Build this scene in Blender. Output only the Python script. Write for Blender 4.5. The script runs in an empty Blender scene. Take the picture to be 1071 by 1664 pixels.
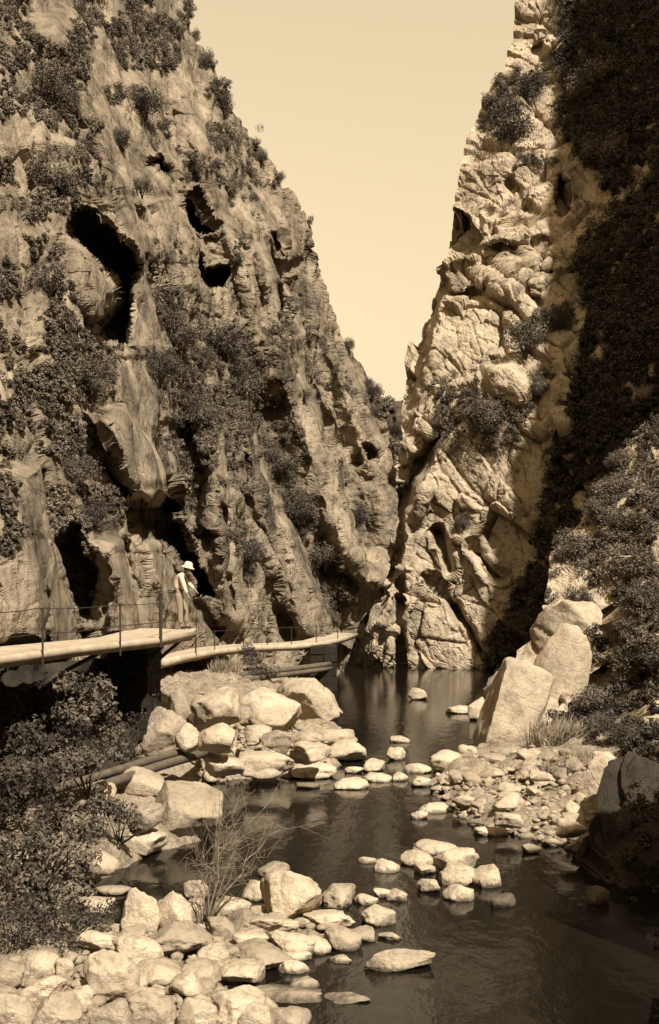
import bpy, bmesh, math, random
import numpy as np
from mathutils import Vector, Matrix

random.seed(7)
rng = np.random.default_rng(7)
scene = bpy.context.scene
COL = scene.collection
H, F, CU, HV = 4.5, 1700.0, 535.5, 960.0        # eye height above the water, focal length, principal point

# ------------------------------------------------------------------ camera, sky, sun
cam_d = bpy.data.cameras.new("camera"); cam = bpy.data.objects.new("camera", cam_d); COL.objects.link(cam)
cam.location = (0, 0, H); cam.rotation_euler = (math.pi / 2, 0, 0)
cam_d.sensor_fit = 'VERTICAL'; cam_d.sensor_height = 24.0; cam_d.lens = 24.0 * F / 1664.0
cam_d.shift_y = (HV - 832.0) / 1664.0
cam_d.clip_start = 0.1; cam_d.clip_end = 3000
scene.camera = cam
S = Vector((0.41, -0.70, 0.96)).normalized()      # towards the sun
sun_d = bpy.data.lights.new("sun", 'SUN'); sun = bpy.data.objects.new("sun", sun_d); COL.objects.link(sun)
sun_d.energy = 5.0; sun_d.angle = math.radians(0.5); sun_d.color = (1.0, 0.97, 0.915)
sun.rotation_euler = S.to_track_quat('Z', 'Y').to_euler()
W = bpy.data.worlds.new("World"); scene.world = W; W.use_nodes = True
nt = W.node_tree; nt.nodes.clear()
out = nt.nodes.new('ShaderNodeOutputWorld'); bg = nt.nodes.new('ShaderNodeBackground'); sky = nt.nodes.new('ShaderNodeTexSky')
sky.sky_type = 'NISHITA'; sky.sun_disc = False
sky.sun_elevation = math.asin(S.z); sky.sun_rotation = math.atan2(S.x, S.y)
sky.air_density = 6.0; sky.dust_density = 0.0; sky.ozone_density = 0.0
bw = nt.nodes.new('ShaderNodeRGBToBW'); tint = nt.nodes.new('ShaderNodeMix'); tint.data_type = 'RGBA'; tint.blend_type = 'MULTIPLY'
tint.inputs[0].default_value = 1.0; tint.inputs[7].default_value = (1.0, 0.80, 0.505, 1)   # sepia print: a cream sky
nt.links.new(sky.outputs[0], bw.inputs[0]); nt.links.new(bw.outputs[0], tint.inputs[6])
nt.links.new(tint.outputs[2], bg.inputs[0]); nt.links.new(bg.outputs[0], out.inputs[0])
bg.inputs[1].default_value = 0.09
vs = scene.view_settings; vs.view_transform = 'Standard'; vs.look = 'None'; vs.gamma = 1.0; vs.use_curve_mapping = False
vs.exposure = 1.0

# ------------------------------------------------------------------ helpers
def P(u, v, Y):
    return np.array([(u - CU) / F * Y, Y, H + (HV - v) / F * Y])
def PZ(u, v, z):
    return P(u, v, (H - z) * F / (v - HV))

def hsh(ix, iy, iz, s):
    n = (ix.astype(np.int64) * 374761393 + iy.astype(np.int64) * 668265263 + iz.astype(np.int64) * 2147483647 + s * 974634821) & 0xffffffff
    n = ((n ^ (n >> 13)) * 1274126177) & 0xffffffff
    n = ((n ^ (n >> 16)) * 2246822519) & 0xffffffff
    n = n ^ (n >> 15)
    return (n & 0xffffff) / float(0x1000000)
def vnoise(p, s=0):
    i = np.floor(p).astype(np.int64); f = p - i; f = f * f * (3 - 2 * f); r = 0
    for dx in (0, 1):
        for dy in (0, 1):
            for dz in (0, 1):
                w = (f[:, 0] if dx else 1 - f[:, 0]) * (f[:, 1] if dy else 1 - f[:, 1]) * (f[:, 2] if dz else 1 - f[:, 2])
                r = r + w * hsh(i[:, 0] + dx, i[:, 1] + dy, i[:, 2] + dz, s)
    return r * 2 - 1
def fbm(p, oct=4, s=0, gain=.5):
    a, r, q = 1.0, 0, p.copy()
    for o in range(oct):
        r = r + a * vnoise(q, s + o * 17); q = q * 2.03 + 11.3; a *= gain
    return r
def cells(p, s=0, jit=.9):
    i = np.floor(p).astype(np.int64); n = len(p)
    f1 = np.full(n, 9e9); f2 = np.full(n, 9e9); off = np.zeros((n, 3)); cid = np.zeros((n, 3), np.int64)
    for dx in (-1, 0, 1):
        for dy in (-1, 0, 1):
            for dz in (-1, 0, 1):
                a, b, c = i[:, 0] + dx, i[:, 1] + dy, i[:, 2] + dz
                q = np.stack([a + .5 + jit * (hsh(a, b, c, s + 1) - .5), b + .5 + jit * (hsh(a, b, c, s + 2) - .5), c + .5 + jit * (hsh(a, b, c, s + 3) - .5)], 1)
                d = p - q; dd = np.sqrt((d * d).sum(1))
                m = dd < f1
                f2 = np.where(m, f1, np.minimum(f2, dd)); f1 = np.where(m, dd, f1)
                off[m] = d[m]; cid[m] = np.stack([a, b, c], 1)[m]
    return f1, f2, off, cid
def facets(p, s=0, hgt=1.0, tilt=1.0, crack=.5, cw=.08):
    f1, f2, off, c = cells(p, s)
    r = [hsh(c[:, 0], c[:, 1], c[:, 2], s + 10 + k) - .5 for k in range(4)]
    d = hgt * r[0] + 2 * tilt * (r[1] * off[:, 0] + r[2] * off[:, 1] + r[3] * off[:, 2])
    return d - crack * np.exp(-(f2 - f1) / cw)

def planes(p, s=0, hgt=.6, tilt=1.0, c=.4, jit=.9):
    """broken rock: the lower envelope of randomly tilted flats, one per cell; continuous, with sharp arrises"""
    i = np.floor(p).astype(np.int64); best = np.full(len(p), 9e9)
    for dx in (-1, 0, 1):
        for dy in (-1, 0, 1):
            for dz in (-1, 0, 1):
                a, b, d_ = i[:, 0] + dx, i[:, 1] + dy, i[:, 2] + dz
                ox = p[:, 0] - (a + .5 + jit * (hsh(a, b, d_, s + 1) - .5)); oy = p[:, 1] - (b + .5 + jit * (hsh(a, b, d_, s + 2) - .5)); oz = p[:, 2] - (d_ + .5 + jit * (hsh(a, b, d_, s + 3) - .5))
                v = hgt * (hsh(a, b, d_, s + 4) - .5) + 2 * tilt * ((hsh(a, b, d_, s + 5) - .5) * ox + (hsh(a, b, d_, s + 6) - .5) * oy + (hsh(a, b, d_, s + 7) - .5) * oz) + c * (ox * ox + oy * oy + oz * oz)
                best = np.minimum(best, v)
    return best - .25
def tag(o, label=None, cat=None, group=None, kind=None):
    if label: o['label'] = label
    if cat: o['category'] = cat
    if group: o['group'] = group
    if kind: o['kind'] = kind
    return o
def empty(name, loc, label=None, cat=None, group=None):
    o = bpy.data.objects.new(name, None); o.empty_display_size = .2; COL.objects.link(o); o.location = loc
    return tag(o, label, cat, group)
def mesh_np(name, V, quads=None, tris=None, smooth=True):
    me = bpy.data.meshes.new(name)
    V = np.asarray(V, np.float32)
    lv, ls = [], []
    n = 0
    if quads is not None and len(quads):
        q = np.asarray(quads, np.int32); lv.append(q.ravel()); ls.append(np.arange(len(q)) * 4 + n); n += q.size
    if tris is not None and len(tris):
        t = np.asarray(tris, np.int32); lv.append(t.ravel()); ls.append(np.arange(len(t)) * 3 + n); n += t.size
    lv = np.concatenate(lv); ls = np.concatenate(ls).astype(np.int32)
    me.vertices.add(len(V)); me.vertices.foreach_set('co', V.ravel())
    me.loops.add(len(lv)); me.loops.foreach_set('vertex_index', lv)
    me.polygons.add(len(ls)); me.polygons.foreach_set('loop_start', ls)
    me.update(calc_edges=True); me.validate()
    me.polygons.foreach_set('use_smooth', np.full(len(me.polygons), smooth)); me.update()
    return me
def link(name, me, m, parent=None):
    o = bpy.data.objects.new(name, me); COL.objects.link(o)
    if m and not me.materials: me.materials.append(m)
    if parent: o.parent = parent
    return o
class MB:                                   # collects boxes and tubes into one mesh
    def __init__(s): s.V = []; s.Q = []; s.T = []; s.n = 0
    def add(s, V, Q=(), T=()):
        s.V.append(np.asarray(V, float)); s.Q += [tuple(i + s.n for i in q) for q in Q]; s.T += [tuple(i + s.n for i in t) for t in T]; s.n += len(V)
    def tube(s, pts, rad, seg=8, wob=0):
        pts = np.asarray(pts, float); rad = np.broadcast_to(rad, (len(pts),)); V = []
        for i, p in enumerate(pts):
            t = pts[min(i + 1, len(pts) - 1)] - pts[max(i - 1, 0)]; t = t / (np.linalg.norm(t) + 1e-9)
            a = np.cross(t, (0, 0, 1) if abs(t[2]) < .9 else (1, 0, 0)); a /= np.linalg.norm(a); b = np.cross(t, a)
            for k in range(seg):
                th = 2 * math.pi * k / seg; r = rad[i] * (1 + wob * (random.random() - .5))
                V.append(p + r * (math.cos(th) * a + math.sin(th) * b))
        n = len(pts); V += [pts[0], pts[-1]]
        Q = [(i * seg + k, i * seg + (k + 1) % seg, (i + 1) * seg + (k + 1) % seg, (i + 1) * seg + k) for i in range(n - 1) for k in range(seg)]
        T = [(n * seg, (k + 1) % seg, k) for k in range(seg)] + [(n * seg + 1, (n - 1) * seg + k, (n - 1) * seg + (k + 1) % seg) for k in range(seg)]
        s.add(V, Q, T)
    def prism(s, top, z0fun):               # closed prism between a top polygon loop and the same loop lowered
        n = len(top); V = list(top) + [z0fun(p) for p in top]
        Q = [(i, (i + 1) % n, n + (i + 1) % n, n + i) for i in range(n)]
        s.add(V, Q)
    def build(s, name, m, parent=None, smooth=False):
        return link(name, mesh_np(name, np.concatenate(s.V), s.Q or None, s.T or None, smooth), m, parent)

# ------------------------------------------------------------------ materials (all in the print's sepia)
def newmat(name):
    m = bpy.data.materials.new(name); m.use_nodes = True; t = m.node_tree; b = t.nodes['Principled BSDF']
    b.inputs['Specular IOR Level'].default_value = .15
    return m, t, b
def N(t, typ, **kw):
    n = t.nodes.new(typ)
    for k, v in kw.items():
        if k in n.inputs: n.inputs[k].default_value = v
        else: setattr(n, k, v)
    return n
def sep(v, k=0.0):                          # a print tone: linear value v in the sepia of the photograph
    g = .75 + .03 * min(1, v * 2.2); b = .48 + .04 * min(1, v * 2.2)
    return (v, v * g, v * b, 1)
def ramp(t, stops):
    r = N(t, 'ShaderNodeValToRGB'); e = r.color_ramp.elements
    e[0].position, e[0].color = stops[0]; e[1].position, e[1].color = stops[-1]
    for p, c in stops[1:-1]: x = e.new(p); x.color = c
    return r
def rockmat(name, lo, mid, hi, sc=.5, stretch=(1, 1, .5), bump=.5, crackv=.0, speck=.5, fine=6.0, spacing=1.0, vary=0.0):
    m, t, b = newmat(name); L = t.links.new
    tc = N(t, 'ShaderNodeTexCoord'); mp = N(t, 'ShaderNodeMapping'); mp.inputs['Scale'].default_value = stretch
    L(tc.outputs['Object'], mp.inputs[0])
    n1 = N(t, 'ShaderNodeTexNoise', Scale=sc, Detail=8.0, Roughness=.65); L(mp.outputs[0], n1.inputs['Vector'])
    r1 = ramp(t, [(.3, sep(lo)), (.48, sep(mid)), (.68, sep(hi))]); L(n1.outputs[0], r1.inputs[0])
    n2 = N(t, 'ShaderNodeTexNoise', Scale=sc * fine, Detail=10.0, Roughness=.75); L(mp.outputs[0], n2.inputs['Vector'])
    r2 = ramp(t, [(.33, (1 - speck, 1 - speck, 1 - speck, 1)), (.5, (1, 1, 1, 1))]); L(n2.outputs[0], r2.inputs[0])
    mx = N(t, 'ShaderNodeMix', data_type='RGBA', blend_type='MULTIPLY'); mx.inputs[0].default_value = 1
    L(r1.outputs[0], mx.inputs[6]); L(r2.outputs[0], mx.inputs[7])
    oi = N(t, 'ShaderNodeObjectInfo'); ro = ramp(t, [(0, (.68, .68, .68, 1)), (.35, (.92, .92, .92, 1)), (1, (1.15, 1.15, 1.15, 1))]); L(oi.outputs['Random'], ro.inputs[0])
    m2 = N(t, 'ShaderNodeMix', data_type='RGBA', blend_type='MULTIPLY'); m2.inputs[0].default_value = vary; L(mx.outputs[2], m2.inputs[6]); L(ro.outputs[0], m2.inputs[7]); fin = m2.outputs[2]
    if vary:                                # a dark wet line where the stones stand in the river
        ge = N(t, 'ShaderNodeNewGeometry'); sx = N(t, 'ShaderNodeSeparateXYZ'); L(ge.outputs['Position'], sx.inputs[0]); zz = N(t, 'ShaderNodeMath', operation='MULTIPLY_ADD'); zz.inputs[1].default_value = .12; L(n2.outputs[0], zz.inputs[0]); L(sx.outputs[2], zz.inputs[2])
        rw = ramp(t, [(.075, (.32, .32, .32, 1)), (.125, (1, 1, 1, 1))]); L(zz.outputs[0], rw.inputs[0]); m3 = N(t, 'ShaderNodeMix', data_type='RGBA', blend_type='MULTIPLY'); m3.inputs[0].default_value = 1; L(fin, m3.inputs[6]); L(rw.outputs[0], m3.inputs[7]); fin = m3.outputs[2]
    L(fin, b.inputs['Base Color'])
    b.inputs['Roughness'].default_value = .9
    n3 = N(t, 'ShaderNodeTexNoise', Scale=sc * fine * 1.6, Detail=9.0, Roughness=.7); L(mp.outputs[0], n3.inputs['Vector'])
    vo = N(t, 'ShaderNodeTexVoronoi', feature='DISTANCE_TO_EDGE', Scale=sc * 3.0)
    wn = N(t, 'ShaderNodeMix', data_type='RGBA', blend_type='ADD'); wn.inputs[0].default_value = .35
    L(mp.outputs[0], wn.inputs[6]); L(n1.outputs['Color'], wn.inputs[7]); L(wn.outputs[2], vo.inputs['Vector'])
    rv = ramp(t, [(0, (0, 0, 0, 1)), (.035, (1, 1, 1, 1))]); L(vo.outputs[0], rv.inputs[0])
    ad = N(t, 'ShaderNodeMath', operation='MULTIPLY_ADD'); ad.inputs[1].default_value = crackv; L(rv.outputs[0], ad.inputs[0]); L(n3.outputs[0], ad.inputs[2])
    bp = N(t, 'ShaderNodeBump', Strength=bump, Distance=spacing * .36); L(ad.outputs[0], bp.inputs['Height']); L(bp.outputs[0], b.inputs['Normal'])
    return m
def leafmat(name, lo, hi, sc=1.5):
    m, t, b = newmat(name); L = t.links.new
    tc = N(t, 'ShaderNodeTexCoord'); n1 = N(t, 'ShaderNodeTexNoise', Scale=sc, Detail=4.0); L(tc.outputs['Object'], n1.inputs['Vector'])
    r1 = ramp(t, [(.35, sep(lo)), (.65, sep(hi))]); L(n1.outputs[0], r1.inputs[0]); L(r1.outputs[0], b.inputs['Base Color'])
    b.inputs['Roughness'].default_value = .6; b.inputs['Specular IOR Level'].default_value = .25
    return m
def plain(name, v, rough=.8, var=.3, sc=4.0, bump=.2, stretch=(1, 1, 1)):
    m, t, b = newmat(name); L = t.links.new
    tc = N(t, 'ShaderNodeTexCoord'); mp = N(t, 'ShaderNodeMapping'); mp.inputs['Scale'].default_value = stretch; L(tc.outputs['Object'], mp.inputs[0])
    n1 = N(t, 'ShaderNodeTexNoise', Scale=sc, Detail=8.0, Roughness=.7); L(mp.outputs[0], n1.inputs['Vector'])
    r1 = ramp(t, [(.3, sep(v * (1 - var))), (.7, sep(v * (1 + var)))]); L(n1.outputs[0], r1.inputs[0]); L(r1.outputs[0], b.inputs['Base Color'])
    b.inputs['Roughness'].default_value = rough
    bp = N(t, 'ShaderNodeBump', Strength=bump, Distance=.05); L(n1.outputs[0], bp.inputs['Height']); L(bp.outputs[0], b.inputs['Normal'])
    return m
M = {}
M['cliffL'] = rockmat('weathered_cliff_rock', .05, .18, .33, .45, (1, 1, .45), .6, .2, .62, 7.0)
M['cliffR'] = rockmat('pale_cliff_rock', .15, .33, .45, .5, (1, 1, .7), .5, .3, .58, 7.0)
M['bank_rock'] = rockmat('pale_bank_rock', .21, .34, .43, .7, (1, 1, .8), .45, .15, .4)
M['boulder'] = rockmat('river_boulder_rock', .25, .38, .47, 1.3, (1, 1, 1), .6, .12, .42, 7.0, .3, 1.0)
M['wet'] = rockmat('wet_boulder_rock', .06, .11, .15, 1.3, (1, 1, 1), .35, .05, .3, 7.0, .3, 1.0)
M['gravel'] = rockmat('gravel_ground', .16, .31, .42, 1.5, (1, 1, 1), .8, .4, .5, 6.0, .5)
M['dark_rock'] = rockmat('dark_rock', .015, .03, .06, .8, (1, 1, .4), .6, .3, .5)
M['hill'] = rockmat('hill_scrub_ground', .04, .07, .12, .25, (1, 1, 1), .8, .2, .6)
M['scrub'] = leafmat('scrub_leaf', .05, .17, .8)
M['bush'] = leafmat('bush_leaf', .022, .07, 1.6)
M['bush_lit'] = leafmat('lit_bush_leaf', .06, .15, 1.6)  # paler leaf tone for the sunlit part of the right bank
M['bush_mid'] = leafmat('mid_bush_leaf', .05, .13, 1.6)
M['shrub'] = leafmat('shrub_leaf', .025, .14, 2.0)
M['straw'] = leafmat('dry_grass', .13, .30, 3.0)
M['twig'] = plain('pale_twig', .17, .8, .3, 8)
M['bark'] = plain('dark_bark', .06, .9, .4, 8)
M['concrete'] = plain('pale_concrete', .33, .85, .28, 2.2, .5)
M['masonry'] = plain('shade_masonry', .02, .95, .4, 2.5, .8)  # stone darkened to near black, standing for the shade beneath the decks
M['iron'] = plain('dark_iron', .035, .6, .3, 10)
M['timber'] = plain('weathered_timber', .09, .85, .4, 3.0, .5, (1, 1, 1))
M['skin'] = plain('skin', .20, .6, .1, 6)
M['white_cloth'] = plain('white_cloth', .50, .9, .08, 6, .3)
M['trousers'] = plain('light_trousers', .22, .9, .15, 6, .3)
M['leather'] = plain('dark_leather', .03, .6, .2, 6)
m, t, b = newmat('river_water'); M['water'] = m
tc = N(t, 'ShaderNodeTexCoord'); mp = N(t, 'ShaderNodeMapping'); mp.inputs['Scale'].default_value = (1.0, .55, 1); t.links.new(tc.outputs['Object'], mp.inputs[0])
n1 = N(t, 'ShaderNodeTexNoise', Scale=3.0, Detail=4.0, Roughness=.55); t.links.new(mp.outputs[0], n1.inputs['Vector'])
bp = N(t, 'ShaderNodeBump', Strength=.10, Distance=.12); t.links.new(n1.outputs[0], bp.inputs['Height']); t.links.new(bp.outputs[0], b.inputs['Normal'])
b.inputs['Base Color'].default_value = sep(.006); b.inputs['Roughness'].default_value = .10; b.inputs['IOR'].default_value = 1.33
b.inputs['Specular IOR Level'].default_value = .5

# ------------------------------------------------------------------ cliffs: surfaces with their own depth, sculpted by ribs, slabs and hollows
def polymask(U, Vv, poly):
    inside = np.zeros(U.shape, bool); n = len(poly)
    for i in range(n):
        x0, y0 = poly[i]; x1, y1 = poly[(i + 1) % n]
        if y0 == y1: continue
        c = ((y0 > Vv) != (y1 > Vv)) & (U < (x1 - x0) * (Vv - y0) / (y1 - y0) + x0); inside ^= c
    return inside
def polydist(U, Vv, poly, closed=True):     # distance to a polyline plus signed side (positive to the right going down)
    best = np.full(U.shape, 1e9); side = np.zeros(U.shape); n = len(poly)
    for i in range(n if closed else n - 1):
        x0, y0 = poly[i]; x1, y1 = poly[(i + 1) % n]; dx, dy = x1 - x0, y1 - y0; L2 = dx * dx + dy * dy + 1e-9
        t = np.clip(((U - x0) * dx + (Vv - y0) * dy) / L2, 0, 1); ex, ey = U - x0 - t * dx, Vv - y0 - t * dy
        d = np.hypot(ex, ey); m = d < best; best = np.where(m, d, best); side = np.where(m, np.sign(dy * (U - x0) - dx * (Vv - y0)), side)
    return best, side
def sstep(a, b, x):
    t = np.clip((x - a) / (b - a), 0, 1); return t * t * (3 - 2 * t)
def sculpt(U, Vv, Y, ops):
    wob = 9 * fbm(np.stack([U.ravel() / 38, Vv.ravel() / 38, 0 * U.ravel()], 1), 3, 91).reshape(U.shape)
    wob2 = 9 * fbm(np.stack([U.ravel() / 38, Vv.ravel() / 38, 0 * U.ravel() + 7], 1), 3, 92).reshape(U.shape)
    rag = 4 * fbm(np.stack([U.ravel() / 11, Vv.ravel() / 16, 0 * U.ravel() + 3], 1), 3, 93).reshape(U.shape)
    rag2 = 4 * fbm(np.stack([U.ravel() / 11, Vv.ravel() / 16, 0 * U.ravel() + 9], 1), 3, 94).reshape(U.shape)
    for op in ops:
        if op[0] == 'poly' and op[2] > 3: Ur, Vr = U + rag, Vv + rag2
        else: Ur, Vr = U, Vv
        if op[0] == 'poly':                 # slab (negative) or hollow (positive) with edge softness
            _, pts, dY, soft = op; Uw, Vw = Ur + wob * .15, Vr + wob2 * .15
            d, _s = polydist(Uw, Vw, pts); ins = polymask(Uw, Vw, pts); sd = np.where(ins, d, -d)
            Y = Y + dY * sstep(-soft * .3, soft, sd)
        elif op[0] == 'step':               # ground drops back to the right of the line, then recovers
            _, pts, dY, rec = op; Uw, Vw = U + wob * .6, Vv + wob2 * .6
            d, s = polydist(Uw, Vw, pts, False); vv = np.array([p[1] for p in pts])
            fade = sstep(vv.min() - 30, vv.min() + 40, Vv) * (1 - sstep(vv.max() - 10, vv.max() + 50, Vv))
            Y = Y + dY * fade * np.where(s > 0, sstep(0, 13, d) * np.exp(-(d / rec) ** 2), 0) - .25 * dY * fade * np.where(s <= 0, np.exp(-(d / (rec * .6)) ** 2), 0)
        elif op[0] == 'line':               # ridge (negative) or crack (positive)
            _, pts, dY, w = op; Uw, Vw = U + wob * .5, Vv + wob2 * .5
            d, _s = polydist(Uw, Vw, pts, False); Y = Y + dY * np.exp(-(d / w) ** 2)
    return Y
def table(U, Vv, us, vs_, T):
    T = np.asarray(T, float)
    rows = np.stack([np.interp(U.ravel(), us, T[i]) for i in range(len(vs_))], 0)
    k = np.clip(np.searchsorted(vs_, Vv.ravel()) - 1, 0, len(vs_) - 2); w = np.clip((Vv.ravel() - np.array(vs_)[k]) / (np.array(vs_)[k + 1] - np.array(vs_)[k]), 0, 1)
    i = np.arange(U.size); return (rows[k, i] * (1 - w) + rows[k + 1, i] * w).reshape(U.shape)
def blur(A, r):
    for ax in (0, 1):
        p = np.pad(A, [(r, r) if a == ax else (0, 0) for a in (0, 1)], mode='edge'); c = np.cumsum(p, ax)
        z = np.zeros_like(np.take(c, [0], ax)); c = np.concatenate([z, c], ax); n = A.shape[ax]
        A = (np.take(c, range(2 * r + 1, 2 * r + 1 + n), ax) - np.take(c, range(n), ax)) / (2 * r + 1)
    return A
def normals(G):
    a = np.gradient(G, axis=1); b_ = np.gradient(G, axis=0); n = np.cross(b_, a); n /= np.linalg.norm(n, axis=2, keepdims=True) + 1e-9
    return n
class Face:
    """one rock face: grid in picture proportions carried into the world by its depth table"""
    def __init__(s, vs_, nu, uL, uR, us, tv, T, ops, sm=8):
        s.v = np.asarray(vs_, float); t = np.linspace(0, 1, nu)
        a, b_ = uL(s.v), uR(s.v)
        s.U = a[:, None] + (b_ - a)[:, None] * t[None]; s.V = np.repeat(s.v[:, None], nu, 1)
        s.Y = sculpt(s.U, s.V, blur(table(s.U, s.V, us, tv, T), sm), ops)
        du = np.diff(s.U, axis=1); dd = np.hypot(du, .6 * np.diff(s.Y, axis=1) * F / s.Y[:, 1:])      # spread the columns evenly over the relief
        dd = blur(np.pad(dd, ((0, 0), (0, 1)), mode='edge'), 5)[:, :-1]; cs = np.concatenate([np.zeros((len(s.v), 1)), np.cumsum(dd, 1)], 1); cs /= cs[:, -1:]
        for i in range(len(s.v)):
            u2 = np.interp(t, cs[i], s.U[i]); s.Y[i] = np.interp(u2, s.U[i], s.Y[i]); s.U[i] = u2
        s.G = np.stack([(s.U - CU) / F * s.Y, s.Y, H + (HV - s.V) / F * s.Y], 2)
    def displace(s, fun, lowfun=None):
        n = normals(np.stack([blur(s.G[:, :, k], 2) for k in range(3)], 2)); n[n[:, :, 1] > .3] *= .3
        d = fun(s.G.reshape(-1, 3)).reshape(s.U.shape)
        ray = s.G - np.array([0, 0, H]); ray /= np.linalg.norm(ray, axis=2, keepdims=True); lo = lowfun(s.G.reshape(-1, 3)).reshape(s.U.shape) if lowfun else 0; k = sstep(.12, .45, np.abs((n * ray).sum(2))); d = lo + d * blur(k, 1)
        s.G = s.G + n * d[:, :, None]; s.n = n
    def at(s, u, v):                        # a point of the finished face
        i = int(np.clip(np.searchsorted(s.v, v), 0, len(s.v) - 1)); j = int(np.argmin(abs(s.U[i] - u)))
        return s.G[i, j], s.n[i, j]
    def build(s, name, m, wrap=None, side='R', steps=10):
        G = s.G
        if wrap is not None:
            e = G[:, -1] if side == 'R' else G[:, 0]; add = []
            for k in range(1, steps + 1):
                q = e + np.asarray(wrap) * (k / steps) ** 1.3; q = q + .9 * np.stack([fbm(q * .4, 3, 51 + c) for c in range(3)], 1) * min(1, k / 3); add.append(q)
            add = np.stack(add, 1); G = np.concatenate([G, add], 1) if side == 'R' else np.concatenate([add[:, ::-1], G], 1)
        h, w = G.shape[:2]; id_ = np.arange(h * w).reshape(h, w)
        Q = np.stack([id_[:-1, :-1], id_[1:, :-1], id_[1:, 1:], id_[:-1, 1:]], 2).reshape(-1, 4)
        o = link(name, mesh_np(name, G.reshape(-1, 3), Q, None, False), m); tag(o, kind='structure'); return o
def lin(pts):
    vs_ = [p[1] for p in pts]; us = [p[0] for p in pts]; return lambda v: np.interp(v, vs_, us)

skyL = lin([(330, -140), (306, 20), (312, 55), (332, 78), (346, 120), (372, 160), (402, 200), (438, 238), (470, 300), (503, 360), (520, 430), (546, 500), (574, 575), (604, 645), (634, 692), (641, 760), (643, 830), (641, 880), (627, 945), (606, 985), (585, 1010), (570, 1060), (560, 1200)])
opsL = [
    ('step', [(395, 640), (405, 700), (432, 770), (462, 850), (490, 920), (510, 975), (520, 1030)], 3.2, 75),
    ('step', [(415, 400), (470, 480), (482, 560), (492, 620), (512, 690), (545, 770), (560, 850), (578, 905)], 3.4, 65),
    ('step', [(560, 560), (585, 640), (600, 700), (610, 740)], 3.0, 30),
    ('line', [(90, 60), (130, 80), (150, 160), (182, 260), (205, 340), (222, 410)], -2.2, 26),
    ('line', [(265, 300), (300, 380), (325, 470)], -1.6, 30),
    ('line', [(400, 380), (430, 480), (470, 640), (520, 760), (560, 900), (610, 940)], -2.0, 28),
    ('line', [(345, 720), (352, 800), (358, 900), (380, 1010)], -2.2, 18),
    ('line', [(330, 230), (400, 330), (440, 440)], -1.5, 30),
    ('poly', [(135, 668), (200, 662), (237, 720), (266, 770), (272, 800), (240, 816), (214, 802), (170, 732)], -2.6, 14),
    ('poly', [(98, 385), (130, 405), (165, 440), (190, 475), (145, 548), (118, 480)], -1.4, 18),
    ('poly', [(-60, 735), (70, 758), (88, 850), (101, 950), (104, 1060), (-60, 1060)], -2.4, 26),
    ('poly', [(138, 878), (195, 876), (216, 930), (243, 1040), (165, 1040), (168, 940)], -1.6, 16),
    ('poly', [(222, 890), (262, 876), (290, 930), (294, 1000), (250, 1010)], -1.0, 14),
    ('poly', [(560, 760), (600, 750), (640, 800), (640, 880), (620, 900), (590, 860)], -.8, 50),
    ('line', [(150, 300), (190, 420)], -.8, 14), ('line', [(300, 160), (350, 300), (395, 430), (420, 560)], -1.3, 20), ('line', [(430, 330), (470, 430), (500, 540)], -1.0, 16), ('line', [(470, 400), (520, 520), (560, 640), (600, 760)], -1.2, 16),
    ('line', [(355, 280), (405, 420), (440, 560)], 1.2, 9), ('line', [(440, 440), (500, 620), (545, 720)], 1.1, 8), ('line', [(240, 420), (262, 500)], 1.0, 8), ('line', [(420, 880), (470, 960), (495, 1020)], -1.2, 14), ('line', [(395, 800), (440, 900), (480, 980)], 1.0, 7),
    ('line', [(250, 330), (275, 420), (300, 500)], -1.0, 16), ('line', [(535, 840), (575, 920), (610, 950)], -1.0, 14), ('line', [(60, 780), (75, 900), (80, 1040)], .7, 6), ('line', [(180, 900), (205, 980), (215, 1040)], -.7, 10),
    # hollows
    ('poly', [(104, 345), (120, 328), (152, 345), (186, 374), (220, 405), (228, 430), (222, 480), (216, 520), (211, 568), (185, 570), (158, 572), (139, 550), (152, 520), (186, 490), (191, 475), (165, 440), (140, 405), (108, 386)], 6.0, 5),
    ('poly', [(244, 262), (262, 250), (284, 278), (291, 300), (270, 287)], 4.0, 4),
    ('poly', [(288, 310), (316, 312), (336, 338), (350, 368), (330, 372), (308, 366), (294, 345)], 5.0, 4),
    ('poly', [(301, 368), (314, 390), (326, 418), (332, 438), (352, 434), (374, 436), (371, 466), (340, 472), (328, 452), (317, 415)], 5.0, 4),
    ('poly', [(192, 815), (230, 806), (265, 818), (284, 785), (292, 830), (299, 870), (312, 890), (328, 925), (350, 968), (322, 966), (306, 932), (290, 905), (268, 878), (248, 880), (222, 892), (204, 860)], 6.5, 5),
    ('poly', [(92, 880), (118, 850), (140, 880), (164, 925), (168, 965), (152, 1015), (120, 1015), (102, 960)], 3.5, 10),
    ('poly', [(276, 690), (318, 680), (336, 740), (340, 800), (330, 860), (304, 850), (290, 780)], 2.2, 16),
    ('poly', [(150, 742), (172, 745), (210, 805), (190, 815)], 3.0, 6),
    ('line', [(470, 436), (490, 428)], 1.0, 5), ('poly', [(440, 378), (455, 375), (465, 400), (455, 412)], 1.6, 5),
    ('poly', [(592, 722), (612, 730), (618, 752), (598, 748)], 3.0, 4),
    ('poly', [(150, 245), (160, 250), (165, 285), (156, 290)], 2.0, 4),
    ('poly', [(395, 735), (405, 740), (408, 775), (398, 770)], 1.5, 5), ('poly', [(358, 815), (370, 820), (374, 855), (362, 850)], 1.5, 5),
    ('line', [(372, 940), (378, 990)], 1.6, 6), ('line', [(455, 985), (475, 1030)], 1.5, 8), ('line', [(320, 980), (350, 1030)], 1.8, 8),
    ('line', [(200, 880), (212, 930), (222, 975)], 1.2, 5),
]
usL = [-520, -200, 0, 100, 200, 250, 300, 400, 500, 560, 600, 640, 700]
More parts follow.
